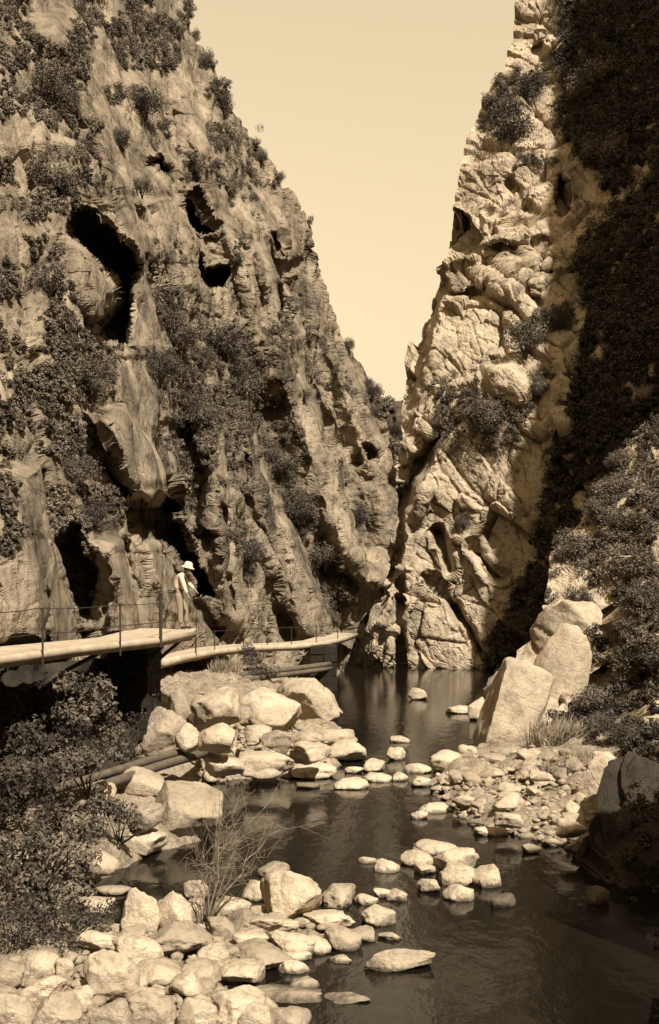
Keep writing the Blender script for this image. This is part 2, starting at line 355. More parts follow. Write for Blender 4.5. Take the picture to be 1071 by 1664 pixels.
TL = [[26, 33, 40, 46, 53, 58, 64, 72, 80, 86, 90, 94, 98], [22, 28, 34, 39, 45, 50, 56, 65, 73, 79, 83, 87, 91], [18, 24, 29, 33, 39, 44, 50, 59, 67, 73, 77, 81, 86],
      [16, 21, 26, 29.5, 35, 40, 46, 54, 62, 67.5, 71, 74, 78], [14, 19, 24, 27, 31.5, 37, 43, 51, 57, 62, 64, 66, 69], [12.5, 17, 22.5, 25, 29, 35, 42, 50, 54.5, 58.5, 60, 61.5, 65], [12.5, 17, 22.5, 25, 29, 35, 42, 50, 54.5, 58.5, 60, 61.5, 65]]
left = Face(np.arange(-130, 1230, 2.1), 560, lambda v: np.full(v.shape, -330.), skyL, usL, [0, 200, 400, 600, 800, 1000, 1300], TL, opsL)
RL = np.array(Matrix.Rotation(math.radians(22), 3, 'X'))
def lowL(p): return (.5 * fbm(p @ RL.T * np.array([.26, .26, .1]), 3, 3) + .18 * fbm(p * .8, 3, 36)) * np.clip(p[:, 1] / 40, .45, 1)
def dispL(p):
    q = p @ RL.T; q = q * np.array([.8, .8, .17])
    r = .42 * facets(q * .45, 5, .9, .7, .45, .05) + .17 * facets(q * 1.3 + 5, 9, .8, .8, .5, .06) + .05 * facets(q * 3.4 * np.array([1, 1, 1.8]), 13, .8, .9, .4, .1) + .05 * planes(q * 2.1, 15, .6, 1.1) + .07 * fbm(p * 2.0, 4, 21, .62)
    pit = np.clip(vnoise(p * 2.2, 33) - .55, 0, 1); joint = np.exp(-np.abs(vnoise(q * np.array([.9, .9, .3]) + 4, 38)) / .035)
    return (r - .6 * pit - .14 * joint) * np.clip(p[:, 1] / 40, .5, 1)
left.displace(dispL, lowL); left.build('left_cliff', M['cliffL'], (-26, 14, -4), 'R')

edgeR = lin([(850, -140), (838, 0), (832, 52), (818, 110), (790, 150), (768, 195), (752, 240), (742, 300), (734, 345), (733, 385), (722, 420), (705, 470), (692, 510), (676, 550), (660, 590), (656, 630), (658, 690), (650, 740), (645, 800), (640, 860), (632, 920), (620, 965), (605, 1010), (588, 1050), (584, 1085), (570, 1160)])
opsR = [
    ('poly', [(560, 470), (718, 440), (726, 470), (708, 540), (698, 600), (684, 650), (668, 700), (640, 730), (540, 700)], 5.0, 24),
    ('poly', [(728, 340), (762, 350), (790, 402), (780, 416), (745, 408), (722, 398)], 4.5, 5),
    ('poly', [(904, 290), (915, 272), (926, 300), (926, 345), (910, 356), (897, 330)], 3.5, 4),
    ('line', [(735, 690), (700, 722), (668, 770), (645, 820)], 4.0, 14),
    ('line', [(640, 800), (648, 880), (632, 930)], 3.0, 8),
    ('line', [(712, 862), (718, 885), (730, 925)], 2.0, 5), ('line', [(768, 892), (785, 912), (800, 930)], 1.6, 4), ('line', [(740, 985), (765, 1020), (782, 1060)], 2.0, 6),
    ('line', [(648, 940), (655, 975), (650, 1020), (655, 1085)], 2.2, 6), ('line', [(690, 930), (720, 960), (745, 1005)], 1.2, 5),
    ('line', [(600, 1060), (640, 960), (668, 880), (690, 800)], -2.0, 14), ('line', [(625, 1085), (660, 990), (690, 930)], -1.2, 10),
    ('poly', [(760, 880), (800, 890), (845, 930), (835, 985), (800, 1010), (770, 985), (735, 930)], -.7, 50),
    ('poly', [(718, 862), (770, 860), (790, 900), (800, 930), (735, 935)], -.5, 30),
    ('poly', [(690, 790), (790, 745), (850, 750), (880, 800), (870, 860), (820, 880), (760, 850), (715, 850)], -.8, 60),
    ('poly', [(780, 345), (815, 345), (822, 392), (795, 402), (775, 380)], -1.6, 10),
    ('poly', [(795, 600), (830, 595), (862, 630), (850, 660), (800, 650)], -2.0, 14),
    ('line', [(730, 420), (790, 400), (850, 385), (880, 370)], -1.4, 14), ('line', [(735, 260), (800, 270), (880, 250)], -1.2, 24),
    ('line', [(940, 540), (920, 620), (900, 700)], -1.8, 16),
    ('line', [(705, 470), (740, 480), (790, 470)], 1.2, 6), ('line', [(790, 430), (850, 470), (880, 490)], 1.0, 6), ('line', [(800, 400), (860, 440), (900, 445)], .9, 5),
    ('line', [(830, 300), (862, 330)], .9, 6), ('line', [(880, 60), (870, 80), (885, 95)], 1.0, 6),
    ('poly', [(865, 40), (915, 48), (922, 85), (890, 90), (872, 70)], -1.5, 8),
]
usR = [560, 600, 650, 700, 760, 800, 900, 1000, 1100, 1400]
TR = [[104, 101, 99, 96, 94, 92, 89, 84, 80, 72], [92, 89, 86, 84, 82, 80.5, 78, 74, 70, 62], [80, 77.5, 75, 73, 71.5, 70, 68, 65, 61, 54], [70, 67.5, 66, 65, 64, 63, 61.5, 58, 54, 46], [66, 63, 62, 61.5, 61, 60, 57, 52, 46, 38], [64, 62, 61.5, 61, 60, 59, 56, 51, 45, 36]]
right = Face(np.arange(-130, 1170, 2.1), 430, edgeR, lambda v: np.full(v.shape, 1330.), usR, [-100, 200, 450, 700, 1000, 1150], TR, opsR)
RR = np.array(Matrix.Rotation(math.radians(32), 3, 'Y'))
def lowR(p): return .5 * fbm(p * np.array([.22, .2, .14]), 3, 4)
def dispR(p):
    q = p @ RR.T; q = q * np.array([1, .8, .5])
    return .95 * facets(q * .22, 6, .9, .85, .55, .03) + .42 * facets(q * .55 + 3, 8, .9, 1.0, .5, .035) + .13 * facets(q * 1.6, 12, .8, 1.0, .5, .05) + .04 * facets(q * 4.2, 14, .8, 1.0, .4, .08) + .035 * fbm(p * 2.6, 3, 22, .6)
right.displace(dispR, lowR); right.build('right_cliff', M['cliffR'], (14, 30, -2), 'L')

# the right wall of the gorge goes on, outside the picture, towards the camera: a tall spur that shades the far right side
def block(name, ring, zs, m, amp=1.2, seed=0, nz=60, nr=120):
    pts = np.asarray(ring, float); d = np.concatenate([[0], np.cumsum(np.linalg.norm(np.diff(pts[:, :2], axis=0), axis=1))]); s_ = np.linspace(0, d[-1], nr)
    X = np.interp(s_, d, pts[:, 0]); Yy = np.interp(s_, d, pts[:, 1]); lean = np.interp(s_, d, pts[:, 2]); top = np.interp(s_, d, pts[:, 3])
    k = np.linspace(0, 1, nz)[:, None]; Z = zs + (top[None] - zs) * (1 - k)
    G = np.stack([X[None] + lean[None] * (Z - zs), np.broadcast_to(Yy[None], Z.shape), Z], 2)
    p = G.reshape(-1, 3); dsp = amp * (fbm(p * .15, 3, seed) + .8 * facets(p * np.array([.4, .4, .25]), seed + 3, .9, .6, .4, .08))
    G = G + (normals(G) * dsp.reshape(Z.shape)[:, :, None])
    h, w = G.shape[:2]; id_ = np.arange(h * w).reshape(h, w); Q = np.stack([id_[:-1, :-1], id_[1:, :-1], id_[1:, 1:], id_[:-1, 1:]], 2).reshape(-1, 4)
    return tag(link(name, mesh_np(name, G.reshape(-1, 3), Q), m), kind='structure')
block('right_cliff_spur', [(80, 33, .3, 124), (42, 33.8, .3, 122), (20, 34.5, .3, 120), (12.0, 35.2, .3, 118), (12.6, 38, .3, 118), (22, 60, .3, 110)], -1, M['cliffR'], .4, 71, 120, 160)

# far hillside closing the gorge
hu = lin([(480, 560), (560, 620), (620, 660), (640, 668), (660, 690), (760, 700)])
far = Face(np.arange(640, 1085, 3.5), 90, lambda v: np.full(v.shape, 500.), lambda v: np.full(v.shape, 780.), [500, 640, 780], [640, 800, 960, 1090], [[150, 165, 150], [135, 150, 138], [105, 112, 108], [82, 84, 80]], [])
far.Y = far.Y
far.displace(lambda p: 2.5 * fbm(p * .12, 4, 61) + 1.2 * facets(p * .3, 64, .9, .6, .4, .1))
far.build('far_hillside', M['hill'], (0, 60, 12), 'L')

# ------------------------------------------------------------------ river, bed and banks
def poly_w(pts, z=0): return [tuple(PZ(u, v, z)[:2]) for u, v in pts]
BANKS = [   # waterline outlines, height of the crown, how far in the height builds up, further rise
    (poly_w([(-160, 1500), (110, 1478), (260, 1500), (340, 1478), (420, 1465), (520, 1488), (636, 1508), (600, 1537), (530, 1555), (486, 1575), (430, 1602), (520, 1632), (520, 1750), (-300, 1750)]), .10, .8, .0),
    (poly_w([(322, 1276), (420, 1266), (520, 1266), (588, 1226), (575, 1200), (546, 1174), (530, 1130), (560, 1085), (300, 1060), (-2200, 1180), (-900, 1560), (-120, 1500), (110, 1480), (200, 1425), (262, 1392), (345, 1366)]), .5, 1.0, .2),
    (poly_w([(690, 1252), (696, 1290), (735, 1332), (800, 1352), (880, 1372), (950, 1388), (1010, 1405), (1100, 1425), (2600, 1470), (3500, 1200), (1000, 1120), (800, 1085), (780, 1120), (786, 1180), (770, 1226)]), .3, .8, .16),
]
def ground(x, y):
    z = np.full(x.shape, -.55)
    for poly, crown, wid, rise in BANKS:
        d, _ = polydist(x, y, poly); ins = polymask(x, y, poly); sd = np.where(ins, d, -d)
        z = np.maximum(z, -.55 + (.55 + crown) * sstep(-.7, wid, sd) + np.clip(rise * (sd - 1.2), 0, 2.2) * (sd > 1.2))
    return z
def g1(x, y): return float(ground(np.array([x]), np.array([y]))[0])
vv = np.concatenate([np.arange(1760, 1180, -2.6), np.arange(1180, 1062, -1.3)]); uu = np.arange(-700, 1750, 4.5)
Yg = (H * F / (vv - HV))[:, None] + 0 * uu[None]; Xg = (uu[None] - CU) / F * Yg
Zg = ground(Xg.ravel(), Yg.ravel()); pg = np.stack([Xg.ravel(), Yg.ravel(), Zg * 0], 1)
f1, f2, _o, _c = cells(pg * 3.6, 41); f1b, f2b, _o, _c = cells(pg * 1.5 + 4, 42)
Zg = Zg + .13 * np.sqrt(np.clip(1 - f1 * 1.35, 0, 1)) + .25 * np.clip(1 - f1b * 1.5, 0, 1) * (hsh(_c[:, 0], _c[:, 1], _c[:, 2], 5) > .5) + .12 * fbm(pg * .7, 4, 44) - .1
G = np.stack([Xg.ravel(), Yg.ravel(), Zg], 1); h, w = Xg.shape; id_ = np.arange(h * w).reshape(h, w)
Q = np.stack([id_[:-1, :-1], id_[:-1, 1:], id_[1:, 1:], id_[1:, :-1]], 2).reshape(-1, 4)
tag(link('gravel_bank', mesh_np('gravel_bank', G, Q), M['gravel']), kind='structure')
def sheet(name, z, m, r=600):
    o = link(name, mesh_np(name, [(-r, -r, z), (r, -r, z), (r, r, z), (-r, r, z)], [(0, 1, 2, 3)], None, False), m); return tag(o, kind='structure')
sheet('riverbed', -1.3, M['dark_rock']); sheet('river_water', 0, M['water'])

# right bank: vegetated slope with bare slabs
slopeL = lin([(1075, 660), (1012, 715), (975, 770), (955, 800), (925, 850), (895, 880), (890, 930), (872, 985), (880, 1020), (868, 1055), (800, 1100), (780, 1125), (782, 1170), (800, 1225), (860, 1240), (880, 1260)])
slope = Face(np.arange(660, 1262, 2.4), 150, slopeL, lambda v: np.full(v.shape, 1500.), [760, 860, 960, 1070, 1500], [650, 800, 950, 1050, 1130, 1250],
             [[46, 44, 42, 40, 34], [44, 41, 38.5, 36, 29], [40, 37, 35, 32, 25], [36, 34, 32, 29, 22], [32.5, 31.5, 29, 26, 19], [29.5, 29, 25, 21, 15]],
             [('line', [(882, 1062), (872, 1130), (856, 1190), (850, 1225)], 1.6, 6), ('poly', [(870, 985), (940, 920), (965, 960), (900, 1035)], -.8, 14), ('poly', [(890, 1090), (1000, 1040), (1100, 1100), (1000, 1230), (900, 1200), (930, 1130)], 1.8, 30),
              ('line', [(900, 1035), (960, 1000), (1010, 960)], 1.2, 10)], 5)
slope.displace(lambda p: .45 * planes(p * .5, 83, .6, .8) + .14 * planes(p * 1.8, 85, .6, 1) + .05 * planes(p * 5, 87, .6, 1) + .04 * fbm(p * 3, 4, 86, .65), lambda p: .35 * fbm(p * .4, 3, 81))
slope.build('right_bank_rock', M['bank_rock'], (6, 9, -2), 'L')
# dark rock face standing in the water at the near right
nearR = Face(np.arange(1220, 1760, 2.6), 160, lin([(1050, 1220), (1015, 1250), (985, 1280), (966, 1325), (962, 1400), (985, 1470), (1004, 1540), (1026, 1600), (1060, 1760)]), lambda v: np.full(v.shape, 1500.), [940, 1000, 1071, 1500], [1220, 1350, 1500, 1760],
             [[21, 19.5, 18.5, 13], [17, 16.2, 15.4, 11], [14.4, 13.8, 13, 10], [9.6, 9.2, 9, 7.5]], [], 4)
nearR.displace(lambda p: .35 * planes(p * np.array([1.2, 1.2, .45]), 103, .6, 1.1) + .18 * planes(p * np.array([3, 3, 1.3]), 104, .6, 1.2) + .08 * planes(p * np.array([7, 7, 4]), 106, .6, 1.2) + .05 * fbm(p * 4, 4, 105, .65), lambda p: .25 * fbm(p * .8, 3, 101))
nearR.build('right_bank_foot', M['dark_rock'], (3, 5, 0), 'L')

# ------------------------------------------------------------------ more of the left bank and walls out of view, some added to block light
earth = Face(np.arange(1066, 1500, 3.0), 120, lambda v: np.full(v.shape, -420.), lin([(262, 1050), (258, 1150), (236, 1165), (222, 1235), (165, 1285), (172, 1340), (196, 1395), (150, 1470), (120, 1500)]), [-420, 0, 120, 260], [1050, 1150, 1250, 1380, 1500],
             [[15, 20.8, 23.5, 27], [14.5, 19.5, 22, 26], [13.5, 17.5, 20, 23], [12.5, 15.6, 17, 18], [11.6, 13.8, 14.2, 14.6]], [])
earth.displace(lambda p: .35 * fbm(p * .9, 4, 111) + .3 * planes(p * 1.1, 113, .6, 1))
earth.build('earth_slope', M['dark_rock'], (-1, 4, -1), 'R')
block('left_wall_near', [(-13, -60, -.1, 46), (-12.5, -20, -.1, 44), (-12, 0, -.12, 42), (-11, 10, -.15, 42), (-13, 17, -.2, 44)], -1, M['cliffL'], .8, 121)

block('right_shade_wall', [(30, 7, 0, 15), (11, 7.6, 0, 15), (9, 8, 0, 13.5), (7.4, 8.2, 0, 9.5), (6.3, 8.6, 0, 8), (6.6, 10, 0, 7), (8.5, 14, 0, 7), (13, 18, 0, 8)], -1, M['dark_rock'], .3, 131)  # unseen rock shaped to throw shade on the near right rock and water
block('sky_blocking_wall', [(-70, -20, .05, 50), (-45, -48, .05, 46), (0, -62, .05, 44), (25, -60, .05, 42), (29, -30, .08, 40), (27, 5, .1, 40), (29, 30, .1, 42)][::-1], -1, M['cliffL'], .8, 141)  # wall added behind the camera and at right, cuts sky fill in the gorge
# ------------------------------------------------------------------ foliage
def leaf_cloud(lobes, n, size, seed, out=.6, shape=1.9, droop=0.0, gap=-.42):
    """diamond leaves spread through a set of lobes (x, y, z, r), denser towards their outside, leaving gaps"""
    r_ = np.random.default_rng(seed); lob = np.asarray(lobes, float)
    w = lob[:, 3] ** 2; k = r_.choice(len(lob), n, p=w / w.sum())
    d = r_.normal(size=(n, 3)); d /= np.linalg.norm(d, axis=1, keepdims=True)
    rad = np.clip(r_.beta(3.2, 1.2, n), .15, 1.0) * (1 + .25 * fbm(d * 2.1 + k[:, None] * 3.1, 2, seed))
    c = lob[k, :3] + d * (rad * lob[k, 3])[:, None] * np.array([1, 1, .85])
    keep = fbm(c / (lob[:, 3].mean() * .55) + seed, 2, seed + 5) > gap
    c, d = c[keep], d[keep]; n = len(c)
    nn = d * out + r_.normal(size=(n, 3)) * .6 + np.array([0, 0, .35]); nn /= np.linalg.norm(nn, axis=1, keepdims=True)
    t = r_.normal(size=(n, 3)) + np.array([0, 0, -droop]); t -= (t * nn).sum(1)[:, None] * nn; t /= np.linalg.norm(t, axis=1, keepdims=True); b_ = np.cross(nn, t)
    s_ = size * r_.uniform(.6, 1.3, n)[:, None]; wd = s_ / shape
    V = np.stack([c - t * s_ * .5, c + b_ * wd * .5 - nn * wd * .12, c + t * s_ * .5, c - b_ * wd * .5 - nn * wd * .12], 1).reshape(-1, 3)
    return V
def leaf_mesh(name, Vs):
    V = np.concatenate(Vs) if isinstance(Vs, list) else Vs
    return mesh_np(name, V, np.arange(len(V)).reshape(-1, 4), None, False)

# scrub covering the ledges: ground cover nobody could count
def scatter(face, polys, spacing, seed, thr=-.12):
    r_ = np.random.default_rng(seed); pts = []
    for poly, dens in polys:
        xs = [p[0] for p in poly]; ys = [p[1] for p in poly]; area = (max(xs) - min(xs)) * (max(ys) - min(ys))
        n = int(area / spacing ** 2 * dens); u = r_.uniform(min(xs), max(xs), n); v = r_.uniform(min(ys), max(ys), n)
        m_ = polymask(u, v, poly); nz = fbm(np.stack([u / 45, v / 45, 0 * u], 1), 3, seed + 3); m_ &= nz > thr
        pts += list(zip(u[m_], v[m_]))
    return pts
def scrub(name, face, polys, spacing, rpx, nleaf, size, seed, m, thr=-.12):
    Vs = []; r_ = np.random.default_rng(seed)
    for i, (u, v) in enumerate(scatter(face, polys, spacing, seed, thr)):
        if np.min(abs(face.U[int(np.clip(np.searchsorted(face.v, v), 0, len(face.v) - 1))] - u)) > 4: continue
        p, nn = face.at(u, v); Y = p[1]; r = rpx * Y / F * r_.uniform(.45, 1.25)
        c = p + nn * r * .35 + np.array([0, 0, .15 * r])
        lob = [(*(c + r_.normal(size=3) * r * .45), r * r_.uniform(.5, .8)) for k in range(3)]
        Vs.append(leaf_cloud(lob, int(nleaf * (.5 + r * 1.2)), size * r_.uniform(.8, 1.3), int(r_.integers(1e6))))
    o = link(name, leaf_mesh(name, Vs), m); return tag(o, kind='stuff')
VL = [([(-330, -130), (140, -130), (150, 60), (125, 200), (105, 340), (20, 370), (-330, 400)], .9), ([(140, -130), (330, -130), (312, 55), (346, 120), (372, 160), (438, 238), (470, 300), (440, 300), (372, 250), (312, 195), (275, 120), (200, 92), (160, 70)], 1.3),
      ([(185, 130), (225, 125), (270, 200), (262, 236), (215, 220), (175, 190)], 1.0), ([(170, 225), (212, 215), (205, 250), (180, 255)], .8), ([(200, 285), (245, 280), (255, 320), (215, 330)], .8),
      ([(215, 500), (290, 468), (380, 520), (425, 560), (445, 640), (405, 705), (335, 720), (270, 655), (200, 640), (110, 660), (40, 640), (30, 560), (95, 520), (130, 560), (200, 575)], 1.25),
      ([(85, 655), (138, 690), (165, 740), (200, 800), (190, 850), (130, 870), (100, 900), (88, 820)], 1.3), ([(395, 690), (450, 720), (482, 770), (522, 850), (580, 960), (545, 990), (502, 920), (450, 800)], 1.3),
      ([(545, 740), (592, 800), (602, 880), (575, 885), (553, 800)], 1.2), ([(355, 860), (400, 850), (432, 940), (380, 945)], 1.2), ([(500, 920), (560, 900), (600, 985), (560, 1010), (520, 1000)], 1.3),
      ([(30, 365), (100, 390), (120, 480), (100, 560), (30, 560), (-200, 560), (-200, 365)], .8), ([(480, 600), (500, 590), (520, 680), (505, 690)], 1.0), ([(220, 640), (330, 640), (345, 720), (320, 830), (290, 800), (270, 720)], .8),
      ([(330, 200), (430, 290), (420, 330), (350, 290)], .3), ([(230, 330), (300, 400), (330, 480), (240, 480)], .3), ([(430, 640), (470, 640), (500, 740), (460, 720)], .7), ([(520, 690), (600, 700), (560, 760)], .5), ([(100, 880), (160, 890), (170, 1000), (120, 1020)], 1.1), ([(20, 560), (60, 560), (90, 740), (20, 740)], .9), ([(-300, 560), (20, 560), (20, 900), (-300, 900)], .5)]
VL += [([(60, 200), (160, 190), (185, 330), (110, 340), (60, 330)], .6), ([(290, 240), (380, 260), (420, 420), (370, 440)], .35), ([(250, 480), (480, 480), (500, 640), (440, 690), (380, 560)], .35), ([(330, 720), (400, 700), (420, 800), (370, 830)], .3), ([(-330, 400), (60, 400), (60, 560), (-330, 560)], .8), ([(470, 400), (540, 500), (590, 650), (560, 690), (500, 560)], .3)]
scrub('cliff_scrub', left, VL, 6.6, 8.5, 330, .075, 201, M['scrub'])
VR = [([(765, 195), (785, 165), (810, 130), (870, 100), (920, 96), (912, 200), (885, 262), (830, 268), (785, 242)], 1.5), 
      ([(800, 560), (860, 520), (925, 485), (945, 540), (905, 620), (850, 700), (800, 742), (720, 722), (690, 690), (720, 640), (790, 600)], 1.2), ([(720, 835), (760, 825), (795, 855), (740, 862)], 1.0),
       ([(880, 230), (960, 230), (960, 280), (890, 270)], .5), ([(690, 640), (740, 600), (760, 660), (700, 720)], .5), ([(925, 60), (1000, 60), (990, 260), (930, 230)], .9), ([(660, 700), (720, 690), (690, 760), (650, 790)], .9)]
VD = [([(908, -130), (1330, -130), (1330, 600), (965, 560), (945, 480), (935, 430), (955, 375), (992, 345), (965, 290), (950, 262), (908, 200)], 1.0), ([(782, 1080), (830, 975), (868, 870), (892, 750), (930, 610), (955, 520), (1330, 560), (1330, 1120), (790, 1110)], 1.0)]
scrub('shade_scrub', right, VD, 6.2, 12, 200, .15, 206, M['bush'], -.62)  # real scrub, thickened and darkened to put the cliff's shade into the leaves
scrub('spur_scrub', right, VR, 8, 9, 300, .09, 202, M['scrub'])
VS = [([(870, 1000), (925, 850), (1012, 715), (1080, 660), (1330, 660), (1330, 1250), (890, 1262), (880, 1220), (945, 1150), (985, 1060), (985, 960), (930, 900), (890, 930), (905, 870)], 1.25), ([(900, 1010), (960, 990), (1000, 1050), (950, 1080)], .5), ([(780, 1100), (860, 1055), (870, 1065), (800, 1108)], .5)]
VSL = [([(985, 1050), (1330, 1040), (1330, 1250), (890, 1262), (880, 1220), (930, 1150)], 1.5)]; VS[0] = ([(875, 1000), (925, 850), (1012, 715), (1080, 660), (1330, 660), (1330, 1045), (985, 1055), (985, 960), (930, 900), (890, 930)], 1.5)
scrub('bank_scrub', slope, VS, 11, 12, 330, .075, 203, M['bush_lit'], -.5); scrub('bank_scrub', slope, VSL, 13, 16, 300, .085, 208, M['bush'], -.5)  # lit leaves above, darker leaves below: the bank's shade is in the leaf colour
scrub('bank_ivy', nearR, [([(985, 1220), (1500, 1220), (1500, 1700), (1040, 1700), (1000, 1500), (985, 1380), (1010, 1300)], .9)], 14, 15, 280, .05, 207, M['bush'], -.3)
scrub('hillside_scrub', far, [([(500, 560), (640, 650), (700, 690), (780, 700), (780, 1080), (500, 1080)], 1.4)], 9, 12, 60, .5, 204, M['scrub'])
scrub('slope_ivy', earth, [([(-420, 1052), (262, 1052), (240, 1160), (220, 1235), (165, 1290), (170, 1400), (140, 1480), (-420, 1500)], .8)], 20, 26, 190, .08, 205, M['bush'])

# bushes one can tell apart: prototypes of unit radius, copied
def bush_proto(seed, m, n=4600, size=.075, lob=11):
    r_ = np.random.default_rng(seed); L = [(0, 0, .1, .62)]
    for k in range(lob):
        a = 2 * math.pi * k / lob + r_.uniform(-.3, .3); q = r_.uniform(.35, .62); L.append((q * math.cos(a), q * math.sin(a), r_.uniform(-.25, .5), r_.uniform(.32, .5)))
    me = leaf_mesh('foliage', leaf_cloud(L, n, size, seed)); me.materials.append(m)
    mb = MB()
    for k in range(5):
        a = r_.uniform(0, 6.28); q = r_.uniform(.2, .5); mb.tube([(0, 0, -.75), (q * .4 * math.cos(a), q * .4 * math.sin(a), -.3), (q * math.cos(a), q * math.sin(a), .3)], [.05, .035, .012], 5)
    st = mesh_np('stem', np.concatenate(mb.V), mb.Q, mb.T); st.materials.append(M['bark'])
    return me, st
BP = [bush_proto(300 + i, M['bush'] if i < 2 else M['bush_mid']) for i in range(5)]; BPP = [bush_proto(320 + i, M['bush_lit']) for i in range(3)]
def bush(face, u, v, rpx, label, group, kind='bush', protos=BP, sz=(1, 1, 1), lift=.35):
    p, nn = face.at(u, v); r = rpx * p[1] / F; c = p + nn * r * lift
    e = empty(kind, c, label, 'bush' if kind == 'bush' else 'tree', group); k = random.randrange(len(protos))
    e.rotation_euler = (0, 0, random.uniform(0, 6.28)); e.scale = (r * sz[0], r * sz[1], r * sz[2])
    link('foliage', protos[k][0], None, e); link('stem', protos[k][1], None, e); return e
GL, GR, GB = 'bushes growing on the left cliff', 'bushes growing on the right cliff', 'bushes on the right bank'
for a in [(230, 170, 40, 'large dark bush high on the left cliff below the crest'), (192, 228, 22, 'small round bush on the pale rib high on the left cliff'), (228, 305, 24, 'bush left of the upper black cleft on the left cliff'),
          (70, 150, 45, 'dark bush in the top left corner of the cliff'), (105, 170, 30, 'dark bush beside the pale rib at top left'), (70, 290, 50, 'bush at the left edge above the great overhang'), (60, 470, 45, 'bush at the left edge beside the pale rock under the overhang'),
          (285, 540, 48, 'bush on the ledge right of the black overhang'), (355, 560, 50, 'broad bush in the middle of the left cliff'), (390, 625, 45, 'bush at the right end of the wide ledge on the left cliff'), (240, 600, 45, 'bush directly below the black overhang'),
          (130, 620, 50, 'bush above the tilted pale slab on the left cliff'), (320, 670, 42, 'dark bush right of the tilted pale slab'), (125, 770, 45, 'bush left of the tilted pale slab'), (150, 830, 35, 'bush below the tilted pale slab, above the pale buttress'),
          (445, 755, 35, 'upper bush in the gully right of the near buttress'), (480, 830, 38, 'middle bush in the gully right of the near buttress'), (515, 900, 38, 'lower bush in the gully right of the near buttress'), (575, 840, 26, 'dark bush in the far gully of the left cliff'),
          (390, 900, 32, 'round dark bush on the near buttress above the far walkway'), (540, 965, 36, 'bush at the foot of the gully above the far walkway'), (135, 950, 30, 'dark bush in the hollow behind the near walkway'), (450, 660, 22, 'small bush beside the long pale rib'), (500, 640, 16, 'small bush in the narrow cleft near the skyline')]:
    bush(left, *a, GL)
for u, v, r, l in [(318, 60, 13, 'pointed small tree on the skyline near the top of the left cliff'), (330, 105, 20, 'dark tree on the skyline below the pointed one'), (368, 168, 22, 'tree on the left skyline a third of the way down'), (432, 250, 17, 'bushy tree at the bulge of the left skyline'), (455, 288, 15, 'small tree on the left skyline just below the bulge'),
                   (500, 360, 9, 'tiny shrub sticking out of the left skyline'), (566, 560, 14, 'small round tree on the lower left skyline'), (596, 635, 20, 'round tree on the lower left skyline'), (618, 668, 15, 'lowest round tree on the left skyline')]:
    bush(left, u, v, r, l, 'small trees along the left skyline', 'small_tree', BP, (.9, .9, 1.3))
for a in [(835, 215, 48, 'large black bush high on the right cliff'), (860, 140, 36, 'bush above the large black bush on the right cliff'), (790, 185, 24, 'bush on the left edge of the right cliff near the top'), (960, 150, 50, 'dark bush at the top right of the picture'), (985, 260, 45, 'dark bush in the shade near the right edge'),
          (860, 570, 45, 'bush on the ledge in the middle of the right cliff'), (905, 530, 36, 'bush at the right end of the middle ledge on the right cliff'), (800, 690, 40, 'bush below the rounded knob on the right cliff'), (745, 680, 30, 'bush at the left end of the middle ledge on the right cliff'), (958, 415, 36, 'pale topped bush at the edge of the shade on the right cliff'),
          (900, 640, 26, 'small bush at the shadow edge of the right cliff'), (755, 845, 20, 'small bush above the round smooth rock on the right cliff'), (850, 1020, 36, 'dark bush in the shade at the foot of the right cliff')]:
    bush(right, *a, GR)
for a in [(985, 790, 42, 'round topped bush highest on the right bank'), (1000, 735, 26, 'small bush at the right edge above the round topped bush'), (965, 820, 30, 'bush jutting left from the right bank slope'), (930, 890, 44, 'rounded pale bush in front of the shaded cliff, lowest on the slope crest'), (1010, 900, 50, 'wide bush on the right bank near the right edge'),
          (960, 975, 34, 'low bush between the bare rocks of the right bank'), (960, 1140, 48, 'dark bush beside the pale leaning slab'), (1020, 1080, 50, 'dark bush at the right edge above the gravel'), (1020, 1200, 40, 'shaded bush at the right edge behind the dry grass'), (1040, 960, 46, 'bush at the right edge above the bare rocks of the bank'), (1005, 1010, 38, 'bush right of the jutting bare rock on the right bank'), (985, 1195, 30, 'dark bush just right of the dry grass'), (1010, 840, 36, 'bush behind the round topped bush on the right bank')]:
    bush(slope, *a, GB, 'bush', BPP if a[1] < 960 else BP)  # lighter leaves high up, darker ones low down, where the bank is shaded
for u, v, r, l in [(645, 690, 18, 'far tree in the gap between the cliffs'), (668, 700, 16, 'far tree touching the right cliff in the gap'), (640, 730, 22, 'far bush lower in the gap between the cliffs'), (590, 1010, 26, 'dark bush at the far end of the river'), (570, 985, 24, 'dark bush behind the end of the far walkway')]:
    bush(far, u, v, r, l, 'bushes on the far hillside')

# leafy shrubs of the near left bank, big enough to show their leaves and twigs
def shrub(lobes, label, n, size, m, seed, droop=.6):
    c0 = P(lobes[0][0], lobes[0][1] + lobes[0][2], lobes[0][3]); L = []
    for u, v, r, Y in lobes: L.append((*(P(u, v, Y) - c0), r * Y / F))
    e = empty('leafy_shrub', c0, label, 'shrub', 'leafy shrubs of the left bank')
    link('foliage', leaf_mesh('foliage', leaf_cloud(L, int(n * 2.3), size * .66, seed, .5, 2.2, droop, -.2)), m, e)
    mb = MB(); base = np.mean([l[:3] for l in L], 0) + np.array([-.2, .5, -.6])
    for l in L:
        for k in range(3):
            q = np.array(l[:3]) + rng.normal(size=3) * l[3] * .6; mid = (base + q) / 2 + rng.normal(size=3) * .12; mb.tube([base, mid, q], [.018, .012, .004], 5)
    mb.build('twigs', M['bark'], e); return e
shrub([(150, 1125, 38, 19.5), (178, 1180, 30, 20), (120, 1165, 40, 18.5), (165, 1150, 30, 20), (108, 1110, 26, 19)], 'leafy shrub with bright leaves hanging under the near walkway', 1500, .16, M['shrub'], 401)
